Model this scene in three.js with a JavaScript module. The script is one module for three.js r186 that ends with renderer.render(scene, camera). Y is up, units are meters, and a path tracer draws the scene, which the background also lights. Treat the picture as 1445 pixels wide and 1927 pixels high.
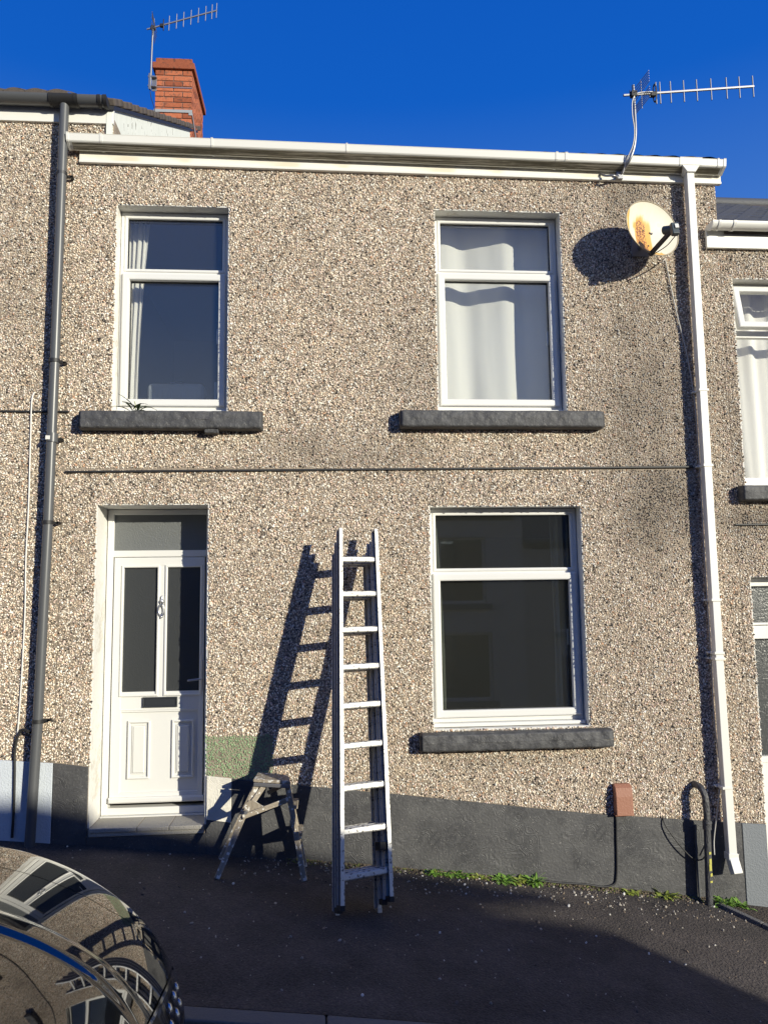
import * as THREE from 'three';
import { RoundedBoxGeometry } from 'three/addons/geometries/RoundedBoxGeometry.js';
import { mergeGeometries, mergeVertices, toCreasedNormals } from 'three/addons/utils/BufferGeometryUtils.js';

// ---------------------------------------------------------------- camera, sky, sun, exposure
const scene = new THREE.Scene();
const D2R = Math.PI / 180;
const camera = new THREE.PerspectiveCamera(67.28, 767 / 1024, 0.05, 900);
{
  const pitch = 6.2 * D2R, yaw = 4.5 * D2R, roll = -0.78 * D2R;
  const f = new THREE.Vector3(Math.sin(yaw) * Math.cos(pitch), Math.sin(pitch), -Math.cos(yaw) * Math.cos(pitch));
  const r0 = new THREE.Vector3().crossVectors(f, new THREE.Vector3(0, 1, 0)).normalize();
  const u0 = new THREE.Vector3().crossVectors(r0, f);
  const u = u0.clone().multiplyScalar(Math.cos(roll)).addScaledVector(r0, -Math.sin(roll));
  camera.position.set(0, 2.091, 6.1);
  camera.up.copy(u);
  camera.lookAt(camera.position.clone().add(f));
}
const sunDir = new THREE.Vector3(0.88, 0.36, 1).normalize();
{ // clear deep-blue sky
  const W = 512, H = 256, a = new Float32Array(W * H * 4);
  const key = [[-90, .05, .06, .07], [-6, .10, .13, .17], [0, .60, .61, .62], [8, .36, .43, .56], [20, .060, .175, .50], [34, .0050, .090, .440], [45, .0032, .074, .395], [90, .0030, .050, .30]];
  for (let j = 0; j < H; j++) {
    const el = ((j + .5) / H - .5) * 180; let k = 0; while (k < key.length - 2 && el > key[k + 1][0]) k++;
    const A = key[k], B = key[k + 1], t = Math.min(1, Math.max(0, (el - A[0]) / (B[0] - A[0])));
    for (let i = 0; i < W; i++) {
      const az = ((i + .5) / W - .5) * 2 * Math.PI, ce = Math.cos(el * D2R);
      const c = Math.max(0, ce * Math.cos(az) * sunDir.x + Math.sin(el * D2R) * sunDir.y + ce * Math.sin(az) * sunDir.z);
      const glow = el > -2 ? .10 * Math.pow(c, 6) + .35 * Math.pow(c, 60) : 0, o = (j * W + i) * 4;
      a[o] = A[1] + (B[1] - A[1]) * t + glow; a[o + 1] = A[2] + (B[2] - A[2]) * t + glow * .95; a[o + 2] = A[3] + (B[3] - A[3]) * t + glow * .85; a[o + 3] = 1;
    }
  }
  const sky = new THREE.DataTexture(a, W, H, THREE.RGBAFormat, THREE.FloatType);
  sky.mapping = THREE.EquirectangularReflectionMapping; sky.magFilter = THREE.LinearFilter; sky.needsUpdate = true;
  scene.background = sky; scene.environment = sky;
}
const sun = new THREE.DirectionalLight(new THREE.Color().setRGB(1, .945, .78), 4.8);
sun.position.copy(sunDir).multiplyScalar(40).add(new THREE.Vector3(0, 2, 0)); sun.target.position.set(0, 2, 0);
sun.castShadow = true; sun.shadow.mapSize.set(4096, 4096);
Object.assign(sun.shadow.camera, { left: -14, right: 14, top: 12, bottom: -10, near: 1, far: 90 });
scene.add(sun, sun.target);
const renderer = new THREE.WebGLRenderer({ antialias: true });
renderer.shadowMap.enabled = true; renderer.toneMapping = THREE.LinearToneMapping; renderer.toneMappingExposure = 1.25;
renderer.setSize(767, 1024);

// ---------------------------------------------------------------- helpers
let seed = 12345;
const rnd = () => { seed = (seed * 1664525 + 1013904223) >>> 0; return seed / 4294967296; };
const rr = (a, b) => a + (b - a) * rnd();
const clamp = (x, a = 0, b = 1) => Math.min(b, Math.max(a, x));
const lerp = (a, b, t) => a + (b - a) * t;
const sstep = (a, b, x) => { const t = clamp((x - a) / (b - a)); return t * t * (3 - 2 * t); };
const V = (x, y, z) => new THREE.Vector3(x, y, z);
const hash = (i, j, s) => { let h = (i * 374761393 + j * 668265263 + s * 1442695041) | 0; h = Math.imul(h ^ (h >>> 13), 1274126177); h ^= h >>> 16; return (h >>> 0) / 4294967296; };
function vnoise(x, y, per, s) { // tileable value noise, period per
  const xi = Math.floor(x), yi = Math.floor(y), fx = x - xi, fy = y - yi, u = fx * fx * (3 - 2 * fx), v = fy * fy * (3 - 2 * fy);
  const w = n => ((n % per) + per) % per;
  const a = hash(w(xi), w(yi), s), b = hash(w(xi + 1), w(yi), s), c = hash(w(xi), w(yi + 1), s), d = hash(w(xi + 1), w(yi + 1), s);
  return a + (b - a) * u + (c - a) * v + (a - b - c + d) * u * v;
}
function fbm(x, y, per, oct, s) { let t = 0, a = .5, n = 0; for (let o = 0; o < oct; o++) { t += a * vnoise(x, y, per, s + o); n += a; x *= 2; y *= 2; per *= 2; a *= .5; } return t / n; }
const fb = (x, y, oct, s) => fbm(x + 512, y + 512, 4096, oct, s);
function tex(n, fn, srgb, size = 1, m = n) { // fn(u, v) -> number or [r,g,b], 0..1
  const a = new Uint8Array(n * m * 4);
  for (let j = 0; j < m; j++) for (let i = 0; i < n; i++) {
    const c = fn((i + .5) / n, (j + .5) / m), o = (j * n + i) * 4;
    if (typeof c === 'number') a[o] = a[o + 1] = a[o + 2] = clamp(c) * 255; else { a[o] = clamp(c[0]) * 255; a[o + 1] = clamp(c[1]) * 255; a[o + 2] = clamp(c[2]) * 255; }
    a[o + 3] = 255;
  }
  const t = new THREE.DataTexture(a, n, m); t.wrapS = t.wrapT = THREE.RepeatWrapping; t.magFilter = THREE.LinearFilter; t.minFilter = THREE.LinearMipmapLinearFilter; t.generateMipmaps = true;
  if (srgb) t.colorSpace = THREE.SRGBColorSpace;
  if (size.length) t.repeat.set(1 / size[0], 1 / size[1]); else t.repeat.set(1 / size, 1 / size);
  t.needsUpdate = true; return t;
}
const col = (r, g, b) => new THREE.Color().setRGB(r, g, b);
const std = (c, o = {}) => new THREE.MeshStandardMaterial({ color: Array.isArray(c) ? col(...c) : c, roughness: .7, ...o });
const phy = (c, o = {}) => new THREE.MeshPhysicalMaterial({ color: Array.isArray(c) ? col(...c) : c, roughness: .5, ...o });
const s8 = l => { const v = l <= .0031308 ? l * 12.92 : 1.055 * Math.pow(l, 1 / 2.4) - .055; return v; }; // linear -> sRGB 0..1
const L3 = (r, g, b) => [s8(r), s8(g), s8(b)];
const mix3 = (a, b, t) => [lerp(a[0], b[0], t), lerp(a[1], b[1], t), lerp(a[2], b[2], t)];

function uvm(g) { // uv in metres by dominant normal
  g = g.index ? g.toNonIndexed() : g; const p = g.attributes.position, n = g.attributes.normal, uv = new Float32Array(p.count * 2);
  for (let i = 0; i < p.count; i += 3) {
    let nx = 0, ny = 0, nz = 0; for (let k = 0; k < 3; k++) { nx += n.getX(i + k); ny += n.getY(i + k); nz += n.getZ(i + k); }
    nx = Math.abs(nx); ny = Math.abs(ny); nz = Math.abs(nz);
    for (let k = 0; k < 3; k++) { const q = i + k, x = p.getX(q), y = p.getY(q), z = p.getZ(q); let a, b; if (nz >= nx && nz >= ny) { a = x; b = y; } else if (nx >= ny) { a = z; b = y; } else { a = x; b = z; } uv[2 * q] = a; uv[2 * q + 1] = b; }
  }
  g.setAttribute('uv', new THREE.BufferAttribute(uv, 2)); return g;
}
const clean = g => { g = g.index ? g.toNonIndexed() : g; for (const k of Object.keys(g.attributes)) if (!['position', 'normal', 'uv'].includes(k)) g.deleteAttribute(k); if (!g.attributes.uv) g.setAttribute('uv', new THREE.BufferAttribute(new Float32Array(g.attributes.position.count * 2), 2)); return g; };
const merge = gs => gs.length === 1 ? clean(gs[0]) : mergeGeometries(gs.map(clean));
function bx(x0, x1, y0, y1, z0, z1, r = .003, seg = 1) {
  const w = x1 - x0, h = y1 - y0, d = z1 - z0; r = Math.min(r, w / 2.2, h / 2.2, d / 2.2);
  const g = r > 0 ? new RoundedBoxGeometry(w, h, d, seg, r) : new THREE.BoxGeometry(w, h, d);
  g.translate((x0 + x1) / 2, (y0 + y1) / 2, (z0 + z1) / 2); return uvm(g);
}
function beam(p, q, w, h, r = .003, upHint = V(0, 0, 1)) { // box bar from p to q; w across, h along the hint
  const d = q.clone().sub(p), L = d.length(); d.normalize();
  const x = new THREE.Vector3().crossVectors(d, upHint).normalize(), z = new THREE.Vector3().crossVectors(x, d).normalize();
  const g = uvm(new RoundedBoxGeometry(w, L, h, 1, Math.min(r, w / 2.2, h / 2.2)));
  g.applyMatrix4(new THREE.Matrix4().makeBasis(x, d, z)); g.translate((p.x + q.x) / 2, (p.y + q.y) / 2, (p.z + q.z) / 2); return g;
}
function cyl(p, q, r0, r1 = r0, seg = 14, open = false) {
  const d = q.clone().sub(p), L = d.length(), g = new THREE.CylinderGeometry(r1, r0, L, seg, 1, open);
  g.applyQuaternion(new THREE.Quaternion().setFromUnitVectors(V(0, 1, 0), d.normalize())); g.translate((p.x + q.x) / 2, (p.y + q.y) / 2, (p.z + q.z) / 2); return g;
}
const tube = (pts, r, n = 60, seg = 8) => new THREE.TubeGeometry(new THREE.CatmullRomCurve3(pts.map(p => p.isVector3 ? p : V(...p)), false, 'centripetal'), n, r, seg, false);
function poly(pts, holes = []) { const s = new THREE.Shape(pts.map(p => new THREE.Vector2(p[0], p[1]))); for (const h of holes) s.holes.push(new THREE.Path(h.map(p => new THREE.Vector2(p[0], p[1])))); return s; }
const rect = (x0, x1, y0, y1) => [[x0, y0], [x1, y0], [x1, y1], [x0, y1]];
function ext(shape, z0, z1, bev = 0, seg = 1) { // extrude in z, total depth kept
  const g = new THREE.ExtrudeGeometry(shape, { depth: z1 - z0 - 2 * bev, bevelEnabled: bev > 0, bevelThickness: bev, bevelSize: bev, bevelOffset: -bev, bevelSegments: seg, curveSegments: 8 });
  g.translate(0, 0, z0 + bev); return uvm(g);
}
const ring = (x0, x1, y0, y1, w, z0, z1, bev = .006) => { const b = typeof w === 'number' ? [w, w, w, w] : w; return ext(poly(rect(x0, x1, y0, y1), [rect(x0 + b[0], x1 - b[1], y0 + b[2], y1 - b[3])]), z0, z1, bev, 2); };
function grid(nu, nv, fn, flip) { // smooth parametric sheet fn(u,v)->[x,y,z]
  const p = [], uv = [], id = [];
  for (let j = 0; j <= nv; j++) for (let i = 0; i <= nu; i++) { const q = fn(i / nu, j / nv); p.push(q[0], q[1], q[2]); uv.push(i / nu, j / nv); }
  for (let j = 0; j < nv; j++) for (let i = 0; i < nu; i++) { const a = j * (nu + 1) + i, b = a + 1, c = a + nu + 1, d = c + 1; flip ? id.push(a, c, b, b, c, d) : id.push(a, b, c, b, d, c); }
  const g = new THREE.BufferGeometry(); g.setAttribute('position', new THREE.Float32BufferAttribute(p, 3)); g.setAttribute('uv', new THREE.Float32BufferAttribute(uv, 2)); g.setIndex(id); g.computeVertexNormals(); return g;
}
const used = {};
function numbered(n) { const k = used[n] = (used[n] ?? -1) + 1; return k ? n + '_' + String(k).padStart(3, '0') : n; }
function shade(o) { o.castShadow = o.receiveShadow = true; return o; }
function thing(name, label, category, group) { const o = new THREE.Group(); o.name = numbered(name); o.userData = { label, category }; if (group) o.userData.group = group; scene.add(o); return o; }
function mesh(name, geo, mat, parent) { const m = shade(new THREE.Mesh(Array.isArray(geo) ? merge(geo) : geo, mat)); m.name = name; parent.add(m); return m; }
function solo(name, geo, mat, label, category, group) { const m = mesh(numbered(name), geo, mat, scene); m.userData = { label, category }; if (group) m.userData.group = group; return m; }
function struct(name, geo, mat) { const m = mesh(numbered(name), geo, mat, scene); m.userData.kind = 'structure'; return m; }
const yg0 = x => { const q = t => .085 - .118 * t - .0045 * t * t; if (x < -4) return q(-4) - .082 * (Math.max(x, -30) + 4); if (x > 5) return q(5) - .163 * (Math.min(x, 22) - 5); return q(x); };
const yg = (x, z = 0) => yg0(x) - .02 * clamp(z, -1, 2.12);        // pavement level
const yr = x => yg0(x) - .042 - .10;                               // road level

// ---------------------------------------------------------------- materials
const T = {};
T.mortar = tex(512, (u, v) => { const n = fbm(u * 90, v * 90, 90, 3, 3), m = fbm(u * 8, v * 8, 8, 3, 9); return mix3(L3(.16, .13, .10), L3(.44, .37, .29), clamp(n * .8 + m * .5 - .25)); }, true, .9);
T.mortarB = tex(512, (u, v) => fbm(u * 110, v * 110, 110, 3, 31), false, .9);
T.plinth = tex(1024, (u, v) => { const m = fbm(u * 6, v * 6, 6, 4, 5), n = fbm(u * 120, v * 120, 120, 2, 8), sp = fbm(u * 220, v * 220, 220, 1, 15); const c = mix3(L3(.047, .047, .049), L3(.092, .091, .090), clamp(m * 1.3 - .2 + (n - .5) * .3)); return sp > .93 ? L3(.24, .23, .21) : c; }, true, 1.3);
T.plinthB = tex(1024, (u, v) => { // trowel arcs
  let h = 0; for (let k = 0; k < 3; k++) { const wx = fbm(u * 7 + k, v * 7, 7, 2, 40 + k) * 6.28 * 1.4, n = vnoise(u * 14, v * 14, 14, 50 + k); const cu = u * 60 * Math.cos(wx) + v * 60 * Math.sin(wx); h += (Math.sin(cu * 2.1 + n * 9) * .5 + .5) * sstep(.45, .8, vnoise(u * 12 + k * 3, v * 12, 12, 60 + k)); }
  return clamp(.25 + h * .3 + (fbm(u * 100, v * 100, 100, 2, 70) - .5) * .35);
}, false, 1.3);
T.asph = tex(1024, (u, v) => { const n = fbm(u * 200, v * 200, 200, 2, 21), m = fbm(u * 9, v * 9, 9, 4, 22), sp = vnoise(u * 260, v * 260, 260, 23); let c = mix3(L3(.028, .0235, .021), L3(.098, .081, .070), clamp(n * .9 + (m - .5) * .8)); if (sp > .955) c = L3(.22, .21, .19); return c; }, true, 1.7);
T.asphB = tex(1024, (u, v) => { const n = vnoise(u * 170, v * 170, 170, 24), m = fbm(u * 300, v * 300, 300, 1, 25), c = Math.abs(fbm(u * 5, v * 5, 5, 4, 26) - .5); return clamp(n * .6 + m * .35 - (c < .006 ? .4 : 0)); }, false, 1.7);
T.grime = tex(512, (u, v) => { const m = fbm(u * 7, v * 7, 7, 5, 33), n = fbm(u * 60, v * 60, 60, 2, 35); return mix3(L3(.68, .67, .63), L3(.54, .51, .45), sstep(.56, .80, m * .75 + n * .28)); }, true, 1.1);
T.fineB = tex(512, (u, v) => fbm(u * 60, v * 60, 60, 3, 44), false, .5);
T.rough = tex(512, (u, v) => .35 + .4 * fbm(u * 12, v * 12, 12, 4, 46), false, .7);
T.stone = tex(512, (u, v) => { const m = fbm(u * 10, v * 10, 10, 4, 71), n = fbm(u * 90, v * 90, 90, 2, 73); const c = mix3(L3(.045, .045, .048), L3(.085, .085, .087), clamp(m * 1.4 - .2)); return n > .80 ? L3(.17, .165, .15) : c; }, true, .6);
T.stoneB = tex(512, (u, v) => fbm(u * 14, v * 14, 14, 5, 75), false, .6);
T.alu = tex(512, (u, v) => { const n = fbm(u * 40, v * 40, 40, 2, 81), s = fbm(u * 26, v * 26, 26, 2, 83); return s > .70 ? L3(.16, .15, .14) : mix3(L3(.46, .455, .43), L3(.62, .61, .585), n); }, true, .5);
T.wood = tex(512, (u, v) => { const g = fbm(u * 60, v * 5, 60, 3, 91), s = fbm(u * 30, v * 30, 30, 3, 93); return s > .66 ? L3(.62, .60, .55) : mix3(L3(.20, .165, .12), L3(.36, .31, .24), g); }, true, .6);
T.tile = tex(256, (u, v) => { const m = fbm(u * 12, v * 12, 12, 4, 101); return mix3(L3(.045, .036, .030), L3(.13, .105, .085), m); }, true, .5);
T.algae = tex(512, (u, v) => { const m = fbm(u * 9, v * 9, 9, 4, 111), n = fbm(u * 60, v * 60, 60, 2, 113); return mix3(L3(.085, .075, .05), L3(.46, .43, .35), sstep(.42, .66, m * .6 + n * .4)); }, true, .8);
T.gable = tex(512, (u, v) => { const m = fbm(u * 24, v * 6, 24, 4, 121), n = fbm(u * 70, v * 30, 70, 2, 123); return m * .6 + n * .4 > .69 ? L3(.28, .28, .25) : mix3(L3(.62, .65, .60), L3(.74, .76, .71), m); }, true, 1.1);
T.brick = tex(256, (u, v) => { const m = fbm(u * 10, v * 10, 10, 4, 131), n = fbm(u * 40, v * 40, 40, 2, 133); return mix3(mix3(L3(.34, .095, .042), L3(.50, .165, .078), n), L3(.17, .075, .05), sstep(.60, .78, m) * .75); }, true, .35);
T.board = tex(256, (u, v) => mix3(L3(.78, .75, .66), L3(.66, .60, .47), sstep(.5, .8, fbm(u * 4, v * 10, 4, 4, 141))), true, 1.3);

const M = {
  mortar: std(0xffffff, { map: T.mortar, bumpMap: T.mortarB, bumpScale: .004, roughness: .95 }),
  pebble: std(0xffffff, { roughness: .72 }),
  plinth: std(0xffffff, { map: T.plinth, bumpMap: T.plinthB, bumpScale: .006, roughness: .62 }),
  plinthPale: std([.52, .56, .60], { bumpMap: T.fineB, bumpScale: .003, roughness: .8 }),
  plinthBlue: std([.16, .175, .19], { bumpMap: T.fineB, bumpScale: .003, roughness: .7 }),
  plinthCream: std([.66, .63, .55], { bumpMap: T.plinthB, bumpScale: .006, roughness: .75 }),
  render: std(0xffffff, { map: T.grime, bumpMap: T.fineB, bumpScale: .0015, roughness: .8 }),
  upvc: phy([.66, .655, .625], { roughness: .36 }),
  gasket: std([.015, .015, .016], { roughness: .8 }),
  glass: phy([.975, .98, .975], { roughness: .0, transmission: .995, thickness: 0, ior: 1.52 }),
  glassDirty: phy([.80, .82, .80], { roughness: .02, transmission: .991, thickness: 0, ior: 1.52 }),
  fanlight: phy([.42, .44, .44], { roughness: .4, transmission: .72, thickness: 0, ior: 1.5, bumpMap: T.fineB, bumpScale: .003 }),
  obscure: phy([.36, .38, .39], { roughness: .30, transmission: .90, thickness: 0, ior: 1.5, bumpMap: T.fineB, bumpScale: .002 }),
  sill: std(0xffffff, { map: T.stone, bumpMap: T.stoneB, bumpScale: .010, roughness: .66 }),
  gutterW: phy([.70, .69, .64], { roughness: .38 }),
  board: std(0xffffff, { map: T.board, roughness: .5 }),
  algae: std(0xffffff, { map: T.algae, roughness: .85 }),
  pipeG: phy([.085, .088, .092], { roughness: .36 }),
  black: std([.018, .018, .019], { roughness: .55 }),
  blackPaint: std(0xffffff, { map: T.stone, bumpMap: T.stoneB, bumpScale: .006, roughness: .45 }),
  whiteCable: std([.66, .64, .60], { roughness: .5 }),
  greyCable: std([.40, .39, .37], { roughness: .5 }),
  asph: std(0xffffff, { map: T.asph, bumpMap: T.asphB, bumpScale: .007, roughness: .9 }),
  kerb: std([.13, .127, .12], { bumpMap: T.fineB, bumpScale: .003, roughness: .9 }),
  slab: std([.34, .32, .28], { bumpMap: T.fineB, bumpScale: .004, roughness: .9 }),
  soil: std([.055, .042, .032], { bumpMap: T.asphB, bumpScale: .02, roughness: 1 }),
  alu: std(0xffffff, { map: T.alu, metalness: .35, roughness: .5 }),
  aluWebShade: std([.17, .17, .175], { metalness: .3, roughness: .55 }),  // ladder aluminium again, shade of the rail sides put into the colour
  aluDark: std([.30, .30, .31], { metalness: .7, roughness: .45 }),
  wood: std(0xffffff, { map: T.wood, bumpMap: T.fineB, bumpScale: .001, roughness: .7 }),
  tile: std(0xffffff, { map: T.tile, roughness: .9 }),
  slate: std([.070, .073, .080], { roughness: .62, bumpMap: T.fineB, bumpScale: .002 }),
  gable: std(0xffffff, { map: T.gable, roughness: .85 }),
  brick: std(0xffffff, { map: T.brick, roughness: .9 }), brick2: std([.82, .78, .75], { map: T.brick, roughness: .9 }), brick3: std([.62, .55, .52], { map: T.brick, roughness: .9 }),
  joint: std([.17, .14, .12], { roughness: .95 }),
  lead: std([.33, .35, .36], { roughness: .55, metalness: .2 }),
  galv: std([.30, .30, .31], { metalness: .75, roughness: .42 }),
  steel: std([.62, .62, .62], { metalness: .9, roughness: .28 }),
  rubber: std([.02, .02, .02], { roughness: .85 }),
  terra: std([.30, .135, .085], { roughness: .6, bumpMap: T.fineB, bumpScale: .0015 }),
  wallIn: std([.30, .285, .26], { roughness: .9 }), floorIn: std([.09, .075, .065], { roughness: .9 }),
  cloth: phy([.90, .875, .83], { roughness: 1, transmission: .25, thickness: 0, side: THREE.DoubleSide }),
  clothDim: phy([.55, .55, .50], { roughness: 1, transmission: .2, thickness: 0, side: THREE.DoubleSide }),
};

// ---------------------------------------------------------------- ground
{
  const NX = [-400, -60, -30, -20, -12, -8, -6, -5, -4, -3.5, -3, -2.5, -2, -1.5, -1, -.5, 0, .5, 1, 1.5, 2, 2.5, 3, 3.5, 4, 4.5, 5, 6, 8, 12, 22, 60, 400];
  const sheet = (zs, yf, x0 = -400, x1 = 400) => { const xs = NX.filter(x => x > x0 && x < x1); xs.unshift(x0); xs.push(x1); const g = grid(xs.length - 1, zs.length - 1, (u, v) => { const x = xs[Math.round(u * (xs.length - 1))], z = zs[Math.round(v * (zs.length - 1))]; return [x, yf(x, z), z]; }, true); return uvm(g); };
  struct('ground', sheet([-400, -60, -9, 0, 14, 60, 400], x => yg0(x) - .30), M.soil);
  struct('pavement', sheet([-.02, .5, 1, 1.5, 2.055], yg, -30, 22), M.asph);
  struct('road', sheet([2.17, 3.5, 5, 7.3], x => yr(x), -60, 60), M.asph);
  struct('far_pavement', sheet([7.42, 8.5, 9.7], x => yr(x) + .11, -30, 22), M.asph);
  for (const [z0, z1, hi, n] of [[2.06, 2.185, yg, 'kerb'], [7.29, 7.415, x => yr(x) + .115, 'far_kerb']]) {
    const k = new THREE.Group(); k.name = n; k.userData.kind = 'structure'; scene.add(k);
    for (let x = -6.3; x < 8; x += .9) { const xm = x + .45, b = bx(-.447, .447, -.3, .004, z0, z1, .012, 2), s = (hi(x + .9, z0) - hi(x, z0)) / .9; b.applyMatrix4(new THREE.Matrix4().makeShear(s, 0, 0, 0, 0, 0)); b.translate(xm, hi(xm, z0), 0); mesh('kerb_stone', b, M.kerb, k); }
  }
}

// ---------------------------------------------------------------- pebbledash
const stoneGeo = new THREE.IcosahedronGeometry(1, 0);
const greenEdge = (x, y) => x > -.93 && x < -.405 + .02 * fb(1, y * 40, 2, 4) && y < 1.035 + .012 * fb(x * 30, 3, 2, 6);
const pal = [[.86, .77, .63], [.82, .70, .53], [.88, .84, .74], [.74, .59, .42], [.66, .51, .38], [.54, .42, .30], [.80, .62, .52], [.38, .31, .25], [.20, .155, .115], [.06, .05, .042], [.035, .03, .027], [.55, .32, .19]];
const palW = [18, 16, 15, 11, 9, 7, 9, 5, 5, 5, 6, 3], palS = palW.reduce((a, b) => a + b);
function stainAt(x, y) { // weathering seen on the photograph
  let s = .16 * (fb(x * 1.3, y * 1.1, 4, 201) - .5) * 2;
  const g = (cx, cy, rx, ry, k) => k * Math.exp(-(((x - cx) / rx) ** 2) - ((y - cy) / ry) ** 2) * (.4 + 1.2 * fb(x * 9, y * 3, 4, 207));
  s -= g(2.75, 2.75, .36, .45, .75) + g(2.62, 5.45, .18, .32, .65) + g(2.65, 4.3, .35, .5, .28) + g(-.1, 3.28, .45, .18, .33) + g(.35, 3.2, .5, .1, .25) + g(2.6, 3.6, .42, .5, .42) + g(.75, 3.9, .12, .6, .2) + g(3.6, 3.3, .3, .9, .28) + g(3.5, 2.66, .3, .10, .5) + g(1.45, .80, .8, .06, .2) + g(-2.4, 4.6, .3, .8, .2);
  return s;
}
function pebbles(parent, x0, x1, y0f, y1f, inHole) {
  const s = .0128, mats = [], cols = [], q = new THREE.Quaternion(), e = new THREE.Euler(), m4 = new THREE.Matrix4(), c = [0, 0, 0];
  const nx = Math.floor((x1 - x0) / s);
  for (let i = 0; i < nx; i++) {
    const xb = x0 + (i + .5) * s, yb0 = y0f(xb), yb1 = y1f(xb);
    for (let y = yb0; y < yb1; y += s) {
      const px = xb + rr(-.55, .55) * s, py = y + (i % 2) * s * .5 + rr(-.5, .5) * s;
      if (px < x0 || px > x1 || py > yb1 || py < y0f(px) || inHole(px, py)) continue;
      if (rnd() < .07) continue;
      const r = rr(.0045, .0086) * (rnd() < .08 ? 1.35 : 1);
      e.set(rr(0, 6.3), rr(0, 6.3), rr(0, 6.3)); q.setFromEuler(e);
      m4.compose(V(px, py, rr(-.001, .0035)), q, V(r * rr(.9, 1.35), r * rr(.6, .9), r * rr(.65, 1)));
      mats.push(...m4.elements);
      let k = rnd() * palS, n = 0; while ((k -= palW[n]) > 0) n++;
      const b = rr(.82, 1.16) * (1 + stainAt(px, py)); const P = pal[n];
      if (px < .2 && greenEdge(px, py)) cols.push(.24 * b, .33 * b, .185 * b); else cols.push(Math.max(.02, P[0] * b * .98), Math.max(.017, P[1] * b * .985), Math.max(.014, P[2] * b * 1.0));
    }
  }
  const im = new THREE.InstancedMesh(stoneGeo, M.pebble, mats.length / 16);
  im.instanceMatrix.array.set(mats); im.instanceColor = new THREE.InstancedBufferAttribute(new Float32Array(cols), 3);
  im.name = 'pebbledash'; im.userData.kind = 'stuff'; shade(im); parent.add(im);
}
const inRects = (rs, m = 0) => (x, y) => rs.some(r => x > r[0] - m && x < r[1] + m && y > r[2] - m && y < r[3] + m);

// ---------------------------------------------------------------- windows
// opening [x0,x1,y0,y1]; yT: transom line (bottom of top light); depth z of frame back
function windowUnit(parent, O, yT, opt = {}) {
  const [x0, x1, y0, y1] = O, zf = -.115, zb = -.175, fw = opt.fw ?? .045;
  const w = mesh('window', [ring(x0 + .004, x1 - .004, y0 + .035, y1 - .004, [fw, fw, .05, fw], zb, zf, .005), bx(x0 + fw - .01, x1 - fw + .01, yT - .035, yT + .02, zb + .002, zf - .002, .004), bx(x0 + .006, x1 - .006, y0 + .006, y0 + .034, zb, zf + .055, .006, 2)], M.upvc, parent);
  mesh('reveal', ring(x0 - .014, x1 + .014, y0 - .014, y1 + .014, .014, -.30, -.004, .002), M.render, w);
  // lower sash (proud, bevelled)
  const sx0 = x0 + .028, sx1 = x1 - .028, sy0 = y0 + .072, sy1 = yT - .012, sw = .058;
  mesh('sash', ring(sx0, sx1, sy0, sy1, sw, -.150, -.088, .011), M.upvc, w);
  mesh('bead', ring(x0 + fw - .012, x1 - fw + .012, yT + .005, y1 - fw + .012, .026, -.150, -.108, .008), M.upvc, w);
  const g = (a, b, c, d) => { mesh('gasket', ring(a - .004, b + .004, c - .004, d + .004, .008, -.164, -.128, .001), M.gasket, w); mesh('pane', bx(a - .003, b + .003, c - .003, d + .003, -.139, -.135, 0), opt.glass ?? M.glass, w); mesh('inner_pane', bx(a - .003, b + .003, c - .003, d + .003, -.163, -.159, 0), M.glass, w); };
  g(sx0 + sw, sx1 - sw, sy0 + sw, sy1 - sw);
  g(x0 + fw + .014, x1 - fw - .014, yT + .031, y1 - fw - .014);
  return w;
}
function roughBar(x0, x1, y0, y1, z0, z1, r, amp, sd, nx = 46) { // worn stone sill: wobbly rounded bar
  const prof = []; const n = 24, w = z1 - z0, h = y1 - y0;
  for (let k = 0; k < n; k++) { const a = k / n * Math.PI * 2, c = Math.cos(a), s = Math.sin(a), e = .28; prof.push([Math.sign(c) * Math.pow(Math.abs(c), e) * w / 2, Math.sign(s) * Math.pow(Math.abs(s), e) * h / 2]); }
  const g = grid(nx, n, (u, v) => { const p = prof[Math.round(v * n) % n]; let t = clamp(u * 1.06 - .03); const endk = Math.min(1, Math.min(u, 1 - u) / .03); const cap = u < .015 || u > .985 ? .0 : (endk < 1 ? .86 + .14 * endk : 1); const x = lerp(x0, x1, t); const f = 1 + amp * (fb(x * 14 + v * 3, v * 6 + sd, 3, 301) - .5) * 2; return [x, (y0 + y1) / 2 + p[1] * cap * f, (z0 + z1) / 2 + p[0] * cap * f]; });
  return uvm(g);
}
const UL = [-1.658, -.768, 3.562, 5.282], UR = [.942, 2.008, 3.578, 5.308], LR = [.850, 2.086, 1.045, 2.795], DO = [-1.752, -.906, .40, 2.82];
const plinthTop = (() => { const p = [[-8, 1.40], [-3.6, 1.02], [-2.413, .914], [-2.02, .879], [-1.775, .845], [-.9, .752], [-.21, .66], [.563, .568], [2.022, .379], [3.007, .285], [3.28, .262], [3.6, .235], [5, .05]]; return x => { let k = 0; while (k < p.length - 2 && x > p[k + 1][0]) k++; return lerp(p[k][1], p[k + 1][1], (x - p[k][0]) / (p[k + 1][0] - p[k][0])); }; })();

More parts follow.
